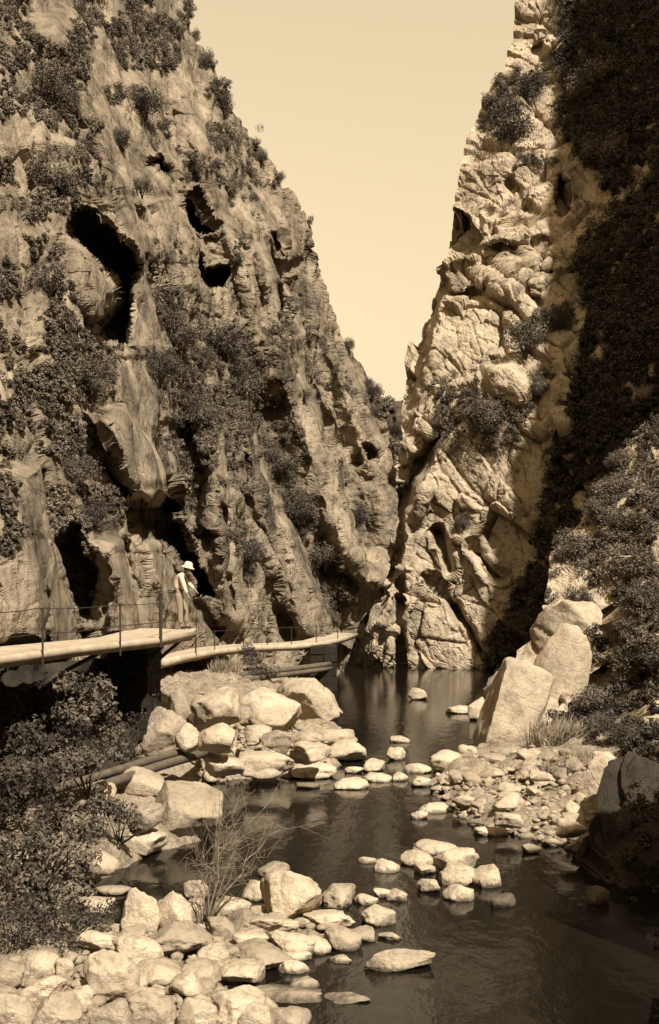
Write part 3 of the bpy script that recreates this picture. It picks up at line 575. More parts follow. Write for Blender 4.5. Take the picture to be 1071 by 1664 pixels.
shrub([(55, 1200, 45, 17), (85, 1250, 42, 16.5), (45, 1300, 48, 16), (0, 1260, 60, 16)], 'dark shrub at the left edge below the near walkway', 1800, .14, M['bush'], 402)
shrub([(145, 1235, 26, 17.6), (110, 1235, 34, 17), (165, 1310, 24, 16.8), (185, 1225, 16, 18.4)], 'leafy shrub growing around the pair of poles', 900, .135, M['shrub'], 403)
shrub([(95, 1340, 50, 15.2), (60, 1390, 55, 14.6), (120, 1400, 42, 14.8), (145, 1350, 32, 15.6), (110, 1440, 45, 14.2), (40, 1450, 55, 14), (-30, 1400, 70, 14)], 'large speckled shrub at the water edge on the left', 3600, .125, M['shrub'], 404)
shrub([(205, 1325, 24, 17), (185, 1310, 22, 17), (220, 1345, 13, 17)], 'small shrub beside the cracked bank boulder', 500, .10, M['shrub'], 405)
shrub([(95, 1500, 42, 12.9), (140, 1490, 32, 13.1), (60, 1515, 42, 12.7), (175, 1478, 22, 13.2), (110, 1530, 28, 12.7), (20, 1500, 50, 12.7)], 'low dark shrub sprawling over the foreground boulders', 2400, .075, M['bush'], 406)
shrub([(410, 1072, 22, 43), (420, 1095, 20, 42.5), (400, 1055, 15, 43.5), (440, 1090, 16, 42.5)], 'dark shrub hanging below the far walkway over the pipes', 900, .16, M['bush'], 407)

# ------------------------------------------------------------------ boulders
def ico(n):
    bm = bmesh.new(); bmesh.ops.create_icosphere(bm, subdivisions=n, radius=1.0); bm.verts.ensure_lookup_table()
    V = np.array([v.co[:] for v in bm.verts]); T = np.array([[v.index for v in f.verts] for f in bm.faces]); bm.free(); return V, T
ICO = {k: ico(k) for k in (3, 4, 5)}
def rock_verts(lev, seed, boxy=2.6, fac=.28, rough=.05):
    V, T = ICO[lev]; r_ = np.random.default_rng(seed)
    R = np.array(Matrix.Rotation(r_.uniform(-.5, .5), 3, 'Z') @ Matrix.Rotation(r_.uniform(-.25, .25), 3, 'X') @ Matrix.Rotation(r_.uniform(-.25, .25), 3, 'Y'))
    q = V @ R.T; q = q / ((np.abs(q) ** boxy).sum(1) ** (1 / boxy))[:, None]
    for k in range(11):                      # worn-off flats
        n = r_.normal(size=3); n /= np.linalg.norm(n); d = q @ n; lim = r_.uniform(.5, .88); ex = np.clip(d - lim, 0, None); q = q - n[None] * (ex * .85)[:, None]
    d = fac * .5 * facets(q * 1.1 + seed * 1.7, seed, .8, .6, .25, .06) + .07 * fbm(q * 1.2 + seed, 3, seed) + rough * fbm(q * 4 + seed, 3, seed + 1)
    q = q * (1 + d)[:, None]; q = q / np.abs(q).max(0); return q @ R, T
def boulder(u0, u1, v0, v1, label, mat='boulder', boxy=2.6, lev=4, dep=.85, group='boulders of the river bed', fac=.28, tilt=0, sink=.12, grow=1.07, at=None, flat=1.0):
    zg = .05; uc, vc = (u0 + u1) / 2, (v0 + v1) / 2
    for _ in range(4):
        Y = (H - zg) * F / (v1 - HV); x = (uc - CU) / F * Y; zg = max(-.02, g1(x, Y)); zg = min(zg, H - (v1 - HV) / F * 9)
    W_ = (u1 - u0) * Y / F; D = W_ * dep; Yc = Y + .42 * D; a = (v1 - v0) / 2 * Yc / F; th = math.atan((vc - HV) / F)
    hz = math.sqrt(max((a * math.cos(th)) ** 2 - (D / 2 * math.sin(th)) ** 2, (a * .45) ** 2)) / math.cos(th)
    if at: W_ = (u1 - u0) * at / F; D = W_ * dep; Yc = at; hz = (v1 - v0) / 2 * at / F
    hz *= flat; c = P(uc, vc, Yc); seed = abs(hash((round(u0), round(v0)))) % 9973
    q, T = rock_verts(lev, seed, boxy, fac); V = q * np.array([W_ / 2, D / 2, hz]) * grow; V[:, 2] -= sink * hz * (V[:, 2] < 0) * 1.5
    if tilt: V = V @ np.array(Matrix.Rotation(tilt, 3, 'Y')).T
    o = link('boulder', mesh_np('boulder', V, None, T), M[mat]); o.location = c
    return tag(o, label, 'boulder', group)
FG, MI, LB, RB = 'boulders of the foreground bank', 'boulders of the mid river islet', 'rocks of the left bank', 'rocks of the right bank'
for a in [((132, 184, 1453, 1486), 'pale wedge shaped boulder behind the low dark shrub'), ((160, 206, 1436, 1456), 'flat boulder at the back left of the foreground bank, at the dark water'), ((205, 259, 1441, 1518), 'tall rounded boulder at the back of the foreground bank'),
          ((254, 309, 1445, 1518), 'squat block right of the tall rounded boulder'), ((304, 336, 1430, 1465), 'round boulder left of the bare twigs'), ((295, 336, 1458, 1506), 'block behind the foot of the bare twigs'), ((253, 339, 1500, 1554), 'long pale block in the middle of the foreground bank'),
          ((188, 261, 1515, 1568), 'broad block with a shadowed underside below the tall boulder'), ((123, 190, 1508, 1546), 'flat sloping boulder beside the low dark shrub'), ((33, 93, 1540, 1584), 'rounded boulder at the left edge of the foreground'), ((90, 117, 1558, 1586), 'small boulder beside the rounded one at the left edge'),
          ((145, 216, 1546, 1622), 'large low boulder at the bottom left of the picture'), ((318, 366, 1538, 1580), 'squarish boulder right below the long pale block'), ((220, 298, 1553, 1606), 'low broad boulder below the block with the shadowed underside'), ((280, 328, 1580, 1622), 'small boulder at the bottom between two broad ones'),
          ((336, 386, 1490, 1531), 'boulder at the foot of the bare twigs'), ((434, 513, 1415, 1498), 'biggest upright boulder of the foreground bank'), ((397, 441, 1424, 1464), 'round boulder leaning on the biggest upright one'), ((418, 465, 1402, 1432), 'knobbly boulder behind the biggest upright one'),
          ((515, 582, 1434, 1476), 'arched boulder right of the biggest upright one'), ((502, 573, 1474, 1509), 'slanting boulder below the arched one'), ((588, 637, 1470, 1509), 'squarish boulder at the right tip of the bank'), ((580, 612, 1452, 1472), 'small boulder behind the right tip of the bank'),
          ((607, 633, 1442, 1462), 'small dull stone at the back of the right tip'), ((631, 663, 1444, 1466), 'pointed stone farthest right at the tip of the bank'), ((620, 655, 1515, 1531), 'flat block alone in the dark water off the tip'), ((536, 568, 1552, 1567), 'small flat stone left of the long slab in the water'),
          ((394, 478, 1484, 1518), 'wide boulder below the biggest upright one'), ((434, 504, 1510, 1558), 'sloping boulder in the middle right of the bank'), ((528, 582, 1506, 1546), 'ridged boulder at the water edge of the bank'), ((490, 532, 1522, 1554), 'half sunk boulder at the water edge, front of the ridged one'),
          ((569, 605, 1507, 1533), 'pair shaped small stone beside the ridged boulder'), ((374, 470, 1532, 1581), 'long rounded boulder with a dark seam, bottom centre'), ((360, 433, 1562, 1603), 'boulder below the long rounded one with the seam'), ((457, 500, 1559, 1584), 'pointed stone in the small dark inlet'),
          ((424, 519, 1600, 1632), 'flat wet edged boulder at the bottom edge'), ((472, 513, 1587, 1608), 'angular stone above the flat boulder at the bottom edge'), ((536, 594, 1613, 1632), 'thin flat stone at the bottom edge in the water'), ((40, 110, 1585, 1640), 'low boulder in the bottom left corner'),
          ((340, 420, 1600, 1660), 'low boulder at the bottom edge left of centre'), ((210, 290, 1604, 1670), 'boulder cut by the bottom edge on the left'), ((110, 150, 1598, 1640), 'small boulder at the bottom edge near the left corner'), ((455, 500, 1540, 1566), 'small stone under the sloping boulder'), ((385, 432, 1512, 1540), 'rounded stone between the wide and the long boulder'), ((345, 400, 1455, 1494), 'dull boulder in the shade of the bare twigs'),
          ((-20, 40, 1560, 1606), 'broad boulder at the far left edge, left of the rounded one'), ((-10, 50, 1610, 1680), 'boulder cut by the bottom left corner of the picture'), ((60, 125, 1620, 1690), 'flat boulder at the bottom edge near the left corner'), ((155, 215, 1622, 1690), 'lumpy boulder at the bottom edge below the large low one'),
          ((295, 345, 1625, 1690), 'rounded boulder at the bottom edge left of the pale stones'), ((385, 440, 1632, 1690), 'boulder at the bottom edge beside the dark inlet'), ((440, 500, 1640, 1690), 'half submerged boulder at the bottom edge, farthest right'), ((300, 352, 1560, 1600), 'squat boulder in the middle of the lower bank'), ((190, 240, 1578, 1612), 'small boulder under the broad block with a shadowed underside')]:
    boulder(*a[0], a[1], group=FG, dep=random.uniform(.7, .95), boxy=random.uniform(2.3, 3.6), lev=5 if a[0][1] - a[0][0] > 60 else 4, grow=1.3, flat=.84)
boulder(581, 699, 1541, 1584, 'long pale slab like a fallen log, lying in the dark water', group=FG, boxy=5, lev=5, dep=.42, fac=.12)
for a in [((674, 748, 1364, 1390), 'flat topped boulder at the back of the islet'), ((708, 779, 1374, 1424), 'tall peaked boulder of the islet'), ((650, 702, 1382, 1411), 'oblong boulder at the left of the islet'), ((669, 708, 1399, 1424), 'split boulder in front of the oblong one'), ((706, 778, 1402, 1441), 'rounded boulder in the front centre of the islet'),
          ((766, 820, 1406, 1444), 'jagged boulder at the right end of the islet'), ((678, 718, 1427, 1454), 'cone shaped boulder in front of the islet'), ((719, 768, 1437, 1467), 'rounded boulder farthest forward of the islet'), ((846, 878, 1371, 1389), 'round boulder alone in the water right of the islet'),
          ((582, 612, 1393, 1406), 'small flat stone left of the islet'), ((610, 650, 1395, 1420), 'low boulder between the flat stone and the islet'), ((764, 831, 1341, 1362), 'flat pale rock in the water in front of the right gravel')]:
    boulder(*a[0], a[1], group=MI, dep=random.uniform(.7, .9), boxy=random.uniform(2.2, 3.0))
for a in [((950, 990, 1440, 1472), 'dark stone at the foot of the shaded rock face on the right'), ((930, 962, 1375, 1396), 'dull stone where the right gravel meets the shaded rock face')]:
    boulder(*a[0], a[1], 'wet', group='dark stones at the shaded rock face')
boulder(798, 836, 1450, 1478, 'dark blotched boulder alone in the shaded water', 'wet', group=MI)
for a in [((541, 598, 1264, 1285), 'oval pale boulder alone in the calm pool'), ((629, 668, 1195, 1208), 'thin flat stone in the far channel'), ((625, 659, 1214, 1237), 'rounded stone in the middle of the ford'), ((586, 626, 1233, 1256), 'bumpy stone at the left of the ford'), ((560, 590, 1244, 1258), 'small stone farthest left of the ford'),
          ((635, 663, 1254, 1271), 'low stone in front of the ford'), ((660, 695, 1118, 1138), 'white stone alone in the far water'), ((682, 730, 1304, 1323), 'smooth flat boulder at the water edge of the right gravel'), ((666, 695, 1316, 1333), 'small stone left of the smooth flat one'),
          ((592, 640, 1256, 1272), 'flat stone between the oval boulder and the ford'), ((660, 700, 1240, 1258), 'low stone at the right of the ford'), ((727, 762, 1146, 1161), 'low white stone in the water left of the leaning slab'), ((668, 700, 1262, 1280), 'small pale stone at the tip of the right gravel')]:
    boulder(*a[0], a[1], group='boulders standing in the river', boxy=random.uniform(2.2, 2.8), dep=.8)
boulder(479, 519, 1268, 1283, 'dark wet stone at the edge of the left gravel', 'wet', group='boulders standing in the river')
for a in [((693, 752, 1220, 1254), 'large white boulder at the left tip of the right gravel'), ((798, 864, 1210, 1233), 'flat white slab at the foot of the leaning slab'), ((760, 790, 1134, 1172), 'broken blocks left of the leaning slab'), ((746, 773, 1318, 1332), 'small boulder at the front of the right gravel'),
          ((775, 822, 1224, 1244), 'low boulder behind the right gravel'), ((835, 880, 1232, 1256), 'boulder beside the dry grass'), ((900, 945, 1330, 1362), 'boulder at the right end of the gravel front'), ((800, 850, 1318, 1344), 'oblong stone at the front centre of the right gravel'), ((735, 775, 1290, 1312), 'stone on the left part of the right gravel'), ((962, 1000, 1215, 1250), 'pale block high at the right edge'), ((1000, 1018, 1345, 1372), 'small pale stone on the shaded foot at the right edge')]:
    boulder(*a[0], a[1], group=RB, boxy=random.uniform(2.3, 3.2), dep=.8)
for a in [((441, 548, 1093, 1174), 'big pointed boulder at the waterside by the far walkway', 2.4, 5), ((300, 400, 1118, 1186), 'low pale hump behind the reeds on the left bank', 2.3, 5), ((370, 490, 1108, 1188), 'broad pale rock between the hump and the pointed boulder', 2.5, 5), ((428, 480, 1186, 1222), 'angular rock in the middle of the left gravel', 3, 4),
          ((472, 532, 1182, 1212), 'flat rock behind the angular one', 2.8, 4), ((518, 578, 1178, 1211), 'sloping rock at the right of the left gravel', 2.4, 4), ((521, 588, 1202, 1241), 'rounded boulder at the right tip of the left gravel', 2.3, 4), ((476, 527, 1206, 1240), 'block left of the rounded tip boulder', 3.2, 4),
          ((381, 471, 1220, 1258), 'wide low rock in the front of the left gravel', 2.5, 4), ((322, 384, 1176, 1222), 'pale rock behind the end of the poles', 2.5, 4), ((330, 392, 1222, 1262), 'pale rock beside the end of the poles', 2.6, 4), ((470, 540, 1238, 1266), 'low flat rock at the front right of the left gravel', 2.4, 4), ((392, 440, 1178, 1208), 'small rock on the left gravel below the hump', 2.4, 4),
          ((242, 352, 1275, 1371), 'large squarish boulder with a crack at the dark pool', 4.2, 5), ((201, 267, 1346, 1389), 'pale wedge of rock left of the cracked boulder', 2.4, 4), ((222, 300, 1150, 1236), 'pointed slab standing above the pair of poles', 2.3, 5), ((268, 314, 1118, 1176), 'rough rock at the foot of the dark pier', 2.5, 4),
          ((190, 280, 1246, 1298), 'jumbled rock directly under the pair of poles', 3, 4), ((164, 188, 1272, 1308), 'small upright rock under the shrub by the poles', 2.6, 4), ((284, 322, 1176, 1222), 'rock right of the pointed slab', 2.6, 4), ((215, 262, 1300, 1350), 'shaded rock between the poles and the cracked boulder', 2.8, 4), ((135, 190, 1376, 1420), 'pale rock showing through the speckled shrub', 2.5, 4)]:
    boulder(*a[0], a[1], group=LB, boxy=a[2], lev=a[3], dep=.85, grow=1.22, flat=.86, fac=.2)
boulder(778, 892, 1062, 1232, 'great smooth pale slab leaning at the water edge of the right bank', 'bank_rock', 3.0, 5, .7, RB, .12, .38, grow=1.14, at=30.4)
boulder(858, 948, 1030, 1250, 'second pale slab leaning behind the great one, split off by a dark crack', 'bank_rock', 3.0, 5, .6, RB, .14, .36, grow=1.16, at=31.3)
boulder(866, 985, 962, 1070, 'pale blocky rock jutting left above the leaning slabs', 'bank_rock', 2.4, 5, .8, RB, .25, .3, grow=1.0, at=34.2)
boulder(930, 1030, 1210, 1330, 'sloping pale rock at the right edge above the shaded rock face', 'bank_rock', 2.6, 5, .6, RB, .2, .5, grow=.8, at=20.5)

# loose stones: small meshes copied over the gravel
STM = []
for i in range(7):
    q, T = rock_verts(3, 700 + i, random.uniform(2.1, 3.2), .22); me = mesh_np('stone', q * np.array([1, random.uniform(.65, .95), random.uniform(.45, .7)]), None, T); me.materials.append(M['boulder']); STM.append(me)
def stones(n, quad, r0, r1, label, group, seed):
    r_ = np.random.default_rng(seed); c = 0; xs = [p[0] for p in quad]; ys = [p[1] for p in quad]
    while c < n:
        u, v = r_.uniform(min(xs), max(xs)), r_.uniform(min(ys), max(ys))
        if not polymask(np.array([u]), np.array([v]), quad)[0]: continue
        p = PZ(u, v, .15); z = g1(p[0], p[1])
        if z < -.12: continue
        r = r0 * (r1 / r0) ** (r_.random() ** 2.2); o = bpy.data.objects.new('loose_stone', STM[int(r_.integers(len(STM)))]); COL.objects.link(o)
        o.location = (p[0], p[1], max(z, -.02) + r * .18); o.scale = (r, r, r); o.rotation_euler = (r_.uniform(-.25, .25), r_.uniform(-.25, .25), r_.uniform(0, 6.28)); tag(o, label, 'stone', group); c += 1
stones(130, [(692, 1250), (735, 1330), (950, 1388), (970, 1300), (880, 1225), (770, 1226)], .09, .36, 'small pale loose stone among many on the right gravel', 'loose stones on the right gravel', 801)
stones(90, [(322, 1276), (588, 1240), (560, 1190), (330, 1180), (300, 1240)], .10, .38, 'small pale loose stone among many on the left gravel', 'loose stones on the left gravel', 802)
stones(80, [(60, 1560), (250, 1500), (420, 1470), (630, 1505), (520, 1560), (430, 1600), (500, 1650), (40, 1650)], .06, .2, 'small pale stone wedged among the foreground boulders', 'loose stones of the foreground', 803)

def pebbles(n, quads, r0, r1, seed):
    r_ = np.random.default_rng(seed); V0, T0 = ico(2); P_, T_ = [], []; c = 0
    base = []
    for k in range(12):
        q = V0 @ np.array(Matrix.Rotation(r_.uniform(0, 3), 3, 'Z')); q = q * (1 + .22 * fbm(q * 1.3 + k * 5, 2, k))[:, None] * np.array([1, r_.uniform(.6, .95), r_.uniform(.45, .7)]); base.append(q)
    while c < n:
        quad = quads[int(r_.integers(len(quads)))]; xs = [p[0] for p in quad]; ys = [p[1] for p in quad]; m_ = 400
        u, v = r_.uniform(min(xs), max(xs), m_), r_.uniform(min(ys), max(ys), m_); ok = polymask(u, v, quad); u, v = u[ok], v[ok]
        Y = (H - .1) * F / (v - HV); x = (u - CU) / F * Y; z = ground(x, Y)
        for i in range(len(u)):
            if z[i] < -.1 or c >= n: continue
            r = r0 * (r1 / r0) ** (r_.random() ** 2); a = r_.uniform(0, 6.28); ca, sa = math.cos(a), math.sin(a)
            q = base[int(r_.integers(12))] * r @ np.array([[ca, sa, 0], [-sa, ca, 0], [0, 0, 1]]); P_.append(q + np.array([x[i], Y[i], max(z[i], -.02) + r * .15])); T_.append(T0 + c * len(V0)); c += 1
    o = link('pebbles', mesh_np('pebbles', np.concatenate(P_), None, np.concatenate(T_)), M['boulder']); return tag(o, kind='stuff')
pebbles(2600, [[(692, 1250), (735, 1330), (950, 1388), (1000, 1330), (970, 1300), (880, 1225), (770, 1226)], [(322, 1276), (588, 1240), (575, 1195), (470, 1160), (330, 1170), (300, 1240)], [(20, 1560), (250, 1490), (420, 1460), (640, 1500), (540, 1560), (430, 1610), (500, 1690), (-40, 1690)]], .03, .12, 821)
# ------------------------------------------------------------------ the near walkway
def rail_post(x, y, z0, z1, r=.022):
    mb = MB(); mb.tube([(x, y, z0), (x, y, z1)], r, 8); mb.tube([(x, y, z1), (x, y, z1 + .03)], r * 1.5, 8); return mb
ZD = 3.44
fr = [PZ(-330, 1112, ZD), PZ(-120, 1082, ZD), PZ(34, 1062, ZD), PZ(110, 1052, ZD), PZ(187, 1044, ZD), PZ(250, 1037.5, ZD), PZ(312, 1027.5, ZD)]
fr = np.array(fr); bk = fr + np.array([-1.35, .35, 0]); bk[-1] = fr[-1] + np.array([-2.0, 2.9, 0]); tipb = fr[-1] + np.array([-.2, 2.8, 0])
w1 = empty('walkway', (fr[2][0], fr[2][1], ZD), 'pale concrete walkway with a thin iron rail, carrying the man in white', 'walkway'); o0 = np.array(w1.location)
def slab(front, back, th, extra=()):
    mb = MB(); n = len(front); top = [*front, *extra, *back[::-1]]; bot = [p - np.array([0, 0, th]) for p in top]
    V = [*top, *bot]; k = len(top); Q = [(i, k + i, k + (i + 1) % k, (i + 1) % k) for i in range(k)]
    mb.add(V, Q); tt = []
    for i in range(n - 1):
        a, b_, c, d = i, i + 1, k - 2 - i, k - 1 - i
        mb.Q += [(a, b_, c, d), (k + d, k + c, k + b_, k + a)]
    if len(extra) == 1: mb.T += [(n - 1, n, n + 1), (k + n + 1, k + n, k + n - 1)]
    return mb
def rel(a, o): return np.asarray(a) - o
slab(rel(fr, o0), rel(bk, o0), .2, [tipb - o0]).build('deck', M['concrete'], w1)
kerb = MB(); kerb.tube([p - o0 + np.array([.02, 0, -.07]) for p in fr], .085, 10); kerb.build('edge_beam', M['concrete'], w1, True)
for (u, vt, vb) in [(-60, 1000, 1110), (58, 990, 1092), (187, 985, 1066), (253, 966, 1052), (313, 986, 1066)]:
    x = np.interp(u, (fr[:, 0] / fr[:, 1]) * F + CU, np.arange(len(fr))); i = int(min(x, len(fr) - 2)); p = fr[i] + (fr[i + 1] - fr[i]) * (x - i) + np.array([.11, -.02, 0])
    z1 = H + (HV - vt) / F * p[1]; z0 = H + (HV - vb) / F * p[1]
    mb = rail_post(p[0] - o0[0], p[1] - o0[1], z0 - ZD, z1 - ZD, .036 if u == 253 else (.010 if u == 313 else .019))
    mb.build('post', M['iron'], w1)
def wire(pix, name, parent, o, r=.011):
    mb = MB(); mb.tube([P(u, v, Y) - o for u, v, Y in pix], r, 6); mb.build(name, M['iron'], parent, True)
wire([(-330, 1020, 12), (34, 993, 17.6), (58, 989, 18.3), (120, 989, 20), (187, 984, 21.6), (252, 981, 23.5)], 'rail_wire', w1, o0, .009)
wire([(-330, 1070, 12), (34, 1034, 17.6), (58, 1030, 18.3), (120, 1027, 20), (187, 1018, 21.6), (252, 1012, 23.5)], 'rail_wire', w1, o0, .009)
wire([(252, 996, 23.6), (285, 1001, 27.5)], 'rail_wire', w1, o0); wire([(252, 1012, 23.6), (285, 1007, 27.5)], 'rail_wire', w1, o0)
for a_, b_, r in [((302, 1034, 27), (262, 1068, 25.5), .045), ((160, 1062, 21), (100, 1094, 20), .045), ((265, 1050, 25), (240, 1078, 25), .04)]:
    mb = MB(); mb.tube([P(*a_) - o0, P(*b_) - o0], r, 6); mb.build('strut', M['iron'], w1)
def box(mb, x0, x1, y0, y1, z0, z1, taper=0):
    V = [(x0 - taper, y0 - taper, z0), (x1 + taper, y0 - taper, z0), (x1 + taper, y1 + taper, z0), (x0 - taper, y1 + taper, z0), (x0, y0, z1), (x1, y0, z1), (x1, y1, z1), (x0, y1, z1)]
    mb.add(V, [(0, 3, 2, 1), (4, 5, 6, 7), (0, 1, 5, 4), (1, 2, 6, 5), (2, 3, 7, 6), (3, 0, 4, 7)])
pr = MB()
for k in range(9):                           # rough courses of stone
    z = 1.0 + k * .247; j = lambda: random.uniform(-.05, .05)
    for q in range(3): box(pr, -5.25 + q * .33 + j() * .3, -4.94 + q * .33 + j() * .3, 24.6 + j(), 26.6, z, z + .235)
tag(pr.build('masonry_pier', M['masonry']), 'dark stone pier under the end of the near walkway', 'pier')

# ------------------------------------------------------------------ the far walkway, lower, round the foot of the cliff
Z2 = 2.1
f2 = np.array([PZ(262, 1073, Z2), PZ(300, 1064.5, Z2), PZ(345, 1056.5, Z2), PZ(400, 1050, Z2), PZ(480, 1047, Z2), PZ(525, 1043, Z2), PZ(555, 1036, Z2), PZ(578, 1029, Z2)])
b2 = f2 + np.array([[-1.3, 1.0, 0], [-1.2, 1.2, 0], [-1.1, 1.4, 0], [-.8, 1.6, 0], [-.8, 1.6, 0], [-1.0, 1.3, 0], [-1.3, 1, 0], [-1.4, 1.2, 0]])
w2 = empty('walkway', (f2[3][0], f2[3][1], Z2), 'lower pale walkway curving away round the foot of the cliff', 'walkway'); o2 = np.array(w2.location)
slab(rel(f2, o2), rel(b2, o2), .28).build('deck', M['concrete'], w2)
kerb = MB(); kerb.tube([p - o2 + np.array([.02, 0, -.1]) for p in f2], .14, 10); kerb.build('edge_beam', M['concrete'], w2, True)
for u in (345, 392, 430, 470, 510, 545, 313):
    x = np.interp(u, (f2[:, 0] / f2[:, 1]) * F + CU, np.arange(len(f2))); i = int(min(x, len(f2) - 2)); p = f2[i] + (f2[i + 1] - f2[i]) * (x - i) + np.array([.1, -.02, 0]) - o2
    rail_post(p[0], p[1], -.3, .78, .02).build('post', M['iron'], w2)
mb = MB(); mb.tube([p - o2 + np.array([.1, 0, .76]) for p in f2[1:]], .014, 6); mb.build('rail_wire', M['iron'], w2, True)
for u0, v0, u1, v1, Y in [(396, 1052, 414, 1066, 45), (414, 1052, 396, 1068, 45), (300, 1068, 285, 1082, 39.5), (345, 1060, 330, 1075, 42)]:
    mb = MB(); mb.tube([P(u0, v0, Y) - o2, P(u1, v1, Y) - o2], .05, 6); mb.build('strut', M['iron'], w2)
pr = MB(); a = PZ(521, 1128, .0)
for k in range(7):
    z = -.3 + k * .33; j = lambda: random.uniform(-.06, .06)
    for q in range(2): box(pr, a[0] - .45 + q * .6 + j() * .3, a[0] + .13 + q * .6 + j() * .3, 46.6 + j(), 49.0, z, z + .315)
tag(pr.build('masonry_pier', M['masonry']), 'dark pier in the water under the end of the far walkway', 'pier')

# ------------------------------------------------------------------ poles and pipes
def pole(pa, pb, r, name, label, m, group):
    o = np.array(pa); mb = MB(); k = np.linspace(0, 1, 9)[:, None]; d = np.asarray(pb) - o
    pts = k * d + np.stack([0 * k[:, 0], 0 * k[:, 0], .03 * np.sin(k[:, 0] * 5)], 1); mb.tube(pts, r * np.linspace(1.08, .95, 9), 12, .12)
    e = mb.build(name, m, None, True); e.location = o; return tag(e, label, 'pole', group)
pole(P(336, 1213, 24.5), P(70, 1284, 17.5), .085, 'timber_pole', 'upper of the two poles sloping down through the left shrub', M['timber'], 'poles on the left bank')
pole(P(337, 1223, 24.2), P(90, 1300, 17.3), .095, 'timber_pole', 'lower of the two poles sloping down through the left shrub', M['timber'], 'poles on the left bank')
pole(P(290, 1112, 39.5), P(536, 1078, 46.5), .12, 'timber_pole', 'upper long pole running below the far walkway', M['timber'], 'poles below the far walkway')
pole(P(300, 1120, 38.8), P(538, 1085, 46.0), .10, 'timber_pole', 'lower long pole running below the far walkway', M['timber'], 'poles below the far walkway')

# ------------------------------------------------------------------ bare twigs, reeds, dry grass
def bare_bush(base, tips, label, seed):
    r_ = np.random.default_rng(seed); o = np.array(base); e = empty('bare_bush', base, label, 'shrub'); mb = MB(); fine = MB()
    for tip, rad in tips:
        d = np.asarray(tip) - o; pts = [np.zeros(3)]
        for k in range(1, 8): t_ = k / 7; pts.append(d * t_ + np.array([0, 0, .12 * math.sin(t_ * 3)]) + r_.normal(size=3) * .025 * k / 3)
        mb.tube(pts, np.linspace(rad * .7, rad * .2, 8), 6)
        for k in range(2, 8):
            for q in range(3):
                a = pts[k] if q % 2 else (pts[k] + pts[k - 1]) / 2; dd = d / np.linalg.norm(d) * r_.uniform(.1, .35) + r_.normal(size=3) * .2 + np.array([.05, 0, .02])
                mid = a + dd * .5 + r_.normal(size=3) * .03; fine.tube([a, mid, a + dd], [.0034, .0026, .0015], 4)
                for z in range(1): b_ = mid + dd * .4 + r_.normal(size=3) * .13; fine.tube([mid, (mid + b_) / 2 + r_.normal(size=3) * .015, b_], [.0028, .002, .0012], 3)
    mb.build('branches', M['twig'], e, True); fine.build('twigs', M['twig'], e); return e
B0 = P(338, 1500, 13.6)
bare_bush(B0, [(P(365, 1370, 13.7), .022), (P(330, 1385, 13.5), .014), (P(455, 1350, 14.0), .02), (P(410, 1335, 13.9), .016), (P(385, 1290, 14.2), .016), (P(315, 1400, 13.4), .01), (P(430, 1395, 13.8), .012), (P(350, 1330, 14.0), .014)], 'bare twiggy bush with pale branches rising from the foreground boulders', 901)
def tuft(base, n, hgt, lean, spread, w, m, name, label, cat, seed):
    r_ = np.random.default_rng(seed); V = []
    for i in range(n):
        a = r_.uniform(0, 6.28); q = spread * math.sqrt(r_.random()); b_ = np.array([q * math.cos(a), q * math.sin(a), 0]); h = hgt * r_.uniform(.5, 1.1)
        d = np.array([lean + r_.normal() * .35, r_.normal() * .35, 1.0]); d /= np.linalg.norm(d); s_ = np.cross(d, r_.normal(size=3)); s_ /= np.linalg.norm(s_); t_ = d * h; t2 = t_ + np.array([d[0], d[1], -.4]) * h * .35
        V += [b_ - s_ * w, b_ + s_ * w, b_ + t_ * .6 + s_ * w * .8, b_ + t_ * .6 - s_ * w * .8, b_ + t_ * .6 - s_ * w * .8, b_ + t_ * .6 + s_ * w * .8, b_ + (t_ * .6 + (t2 - t_ * .1) * .5) + s_ * w * .15, b_ + (t_ * .6 + (t2 - t_ * .1) * .5) - s_ * w * .15]
    o = link(name, leaf_mesh(name, np.array(V)), m); o.location = base; return tag(o, label, cat)
tuft(P(325, 1178, 34), 900, 1.15, .15, .55, .012, M['scrub'], 'reed_clump', 'dark clump of reeds in front of the pale hump on the left bank', 'reeds', 911)
tuft(P(365, 1100, 42), 500, .8, .1, .6, .014, M['straw'], 'grass_tuft', 'dry grass tuft above the poles below the far walkway', 'grass', 912)
tuft(P(905, 1225, 27.5), 1200, 1.0, .3, .75, .012, M['straw'], 'grass_tuft', 'dry grass tuft leaning right beside the pale slab', 'grass', 913)
tuft(P(915, 1300, 22.8), 1500, .85, .1, .7, .011, M['scrub'], 'grass_tuft', 'darker grass tuft at the edge of the right gravel', 'grass', 914)
tuft(P(945, 1270, 24), 900, .8, .35, .5, .011, M['straw'], 'grass_tuft', 'pale bent grass between the gravel and the dark rock', 'grass', 915)

# ------------------------------------------------------------------ the man on the walkway
def skin(name, pts, edges, m, parent, sub=2, root=0):
    me = bpy.data.meshes.new(name); me.from_pydata([p[:3] for p in pts], edges, []); o = bpy.data.objects.new(name, me); COL.objects.link(o)
    md = o.modifiers.new('s', 'SKIN'); md.use_smooth_shade = True
    for i, p in enumerate(pts):
        r = p[3] if isinstance(p[3], tuple) else (p[3], p[3]); me.skin_vertices[0].data[i].radius = r; me.skin_vertices[0].data[i].use_root = (i == root)
    sb = o.modifiers.new('b', 'SUBSURF'); sb.levels = sub; sb.render_levels = sub
    dg = bpy.context.evaluated_depsgraph_get(); dg.update(); nm = bpy.data.meshes.new_from_object(o.evaluated_get(dg)); nm.name = name
    bpy.data.objects.remove(o); q = link(name, nm, m, parent); return q
mp_ = PZ(296, 1022, ZD + .01)
man = empty('person', mp_, 'man in white hat and white shirt leaning on the rail of the near walkway', 'person')
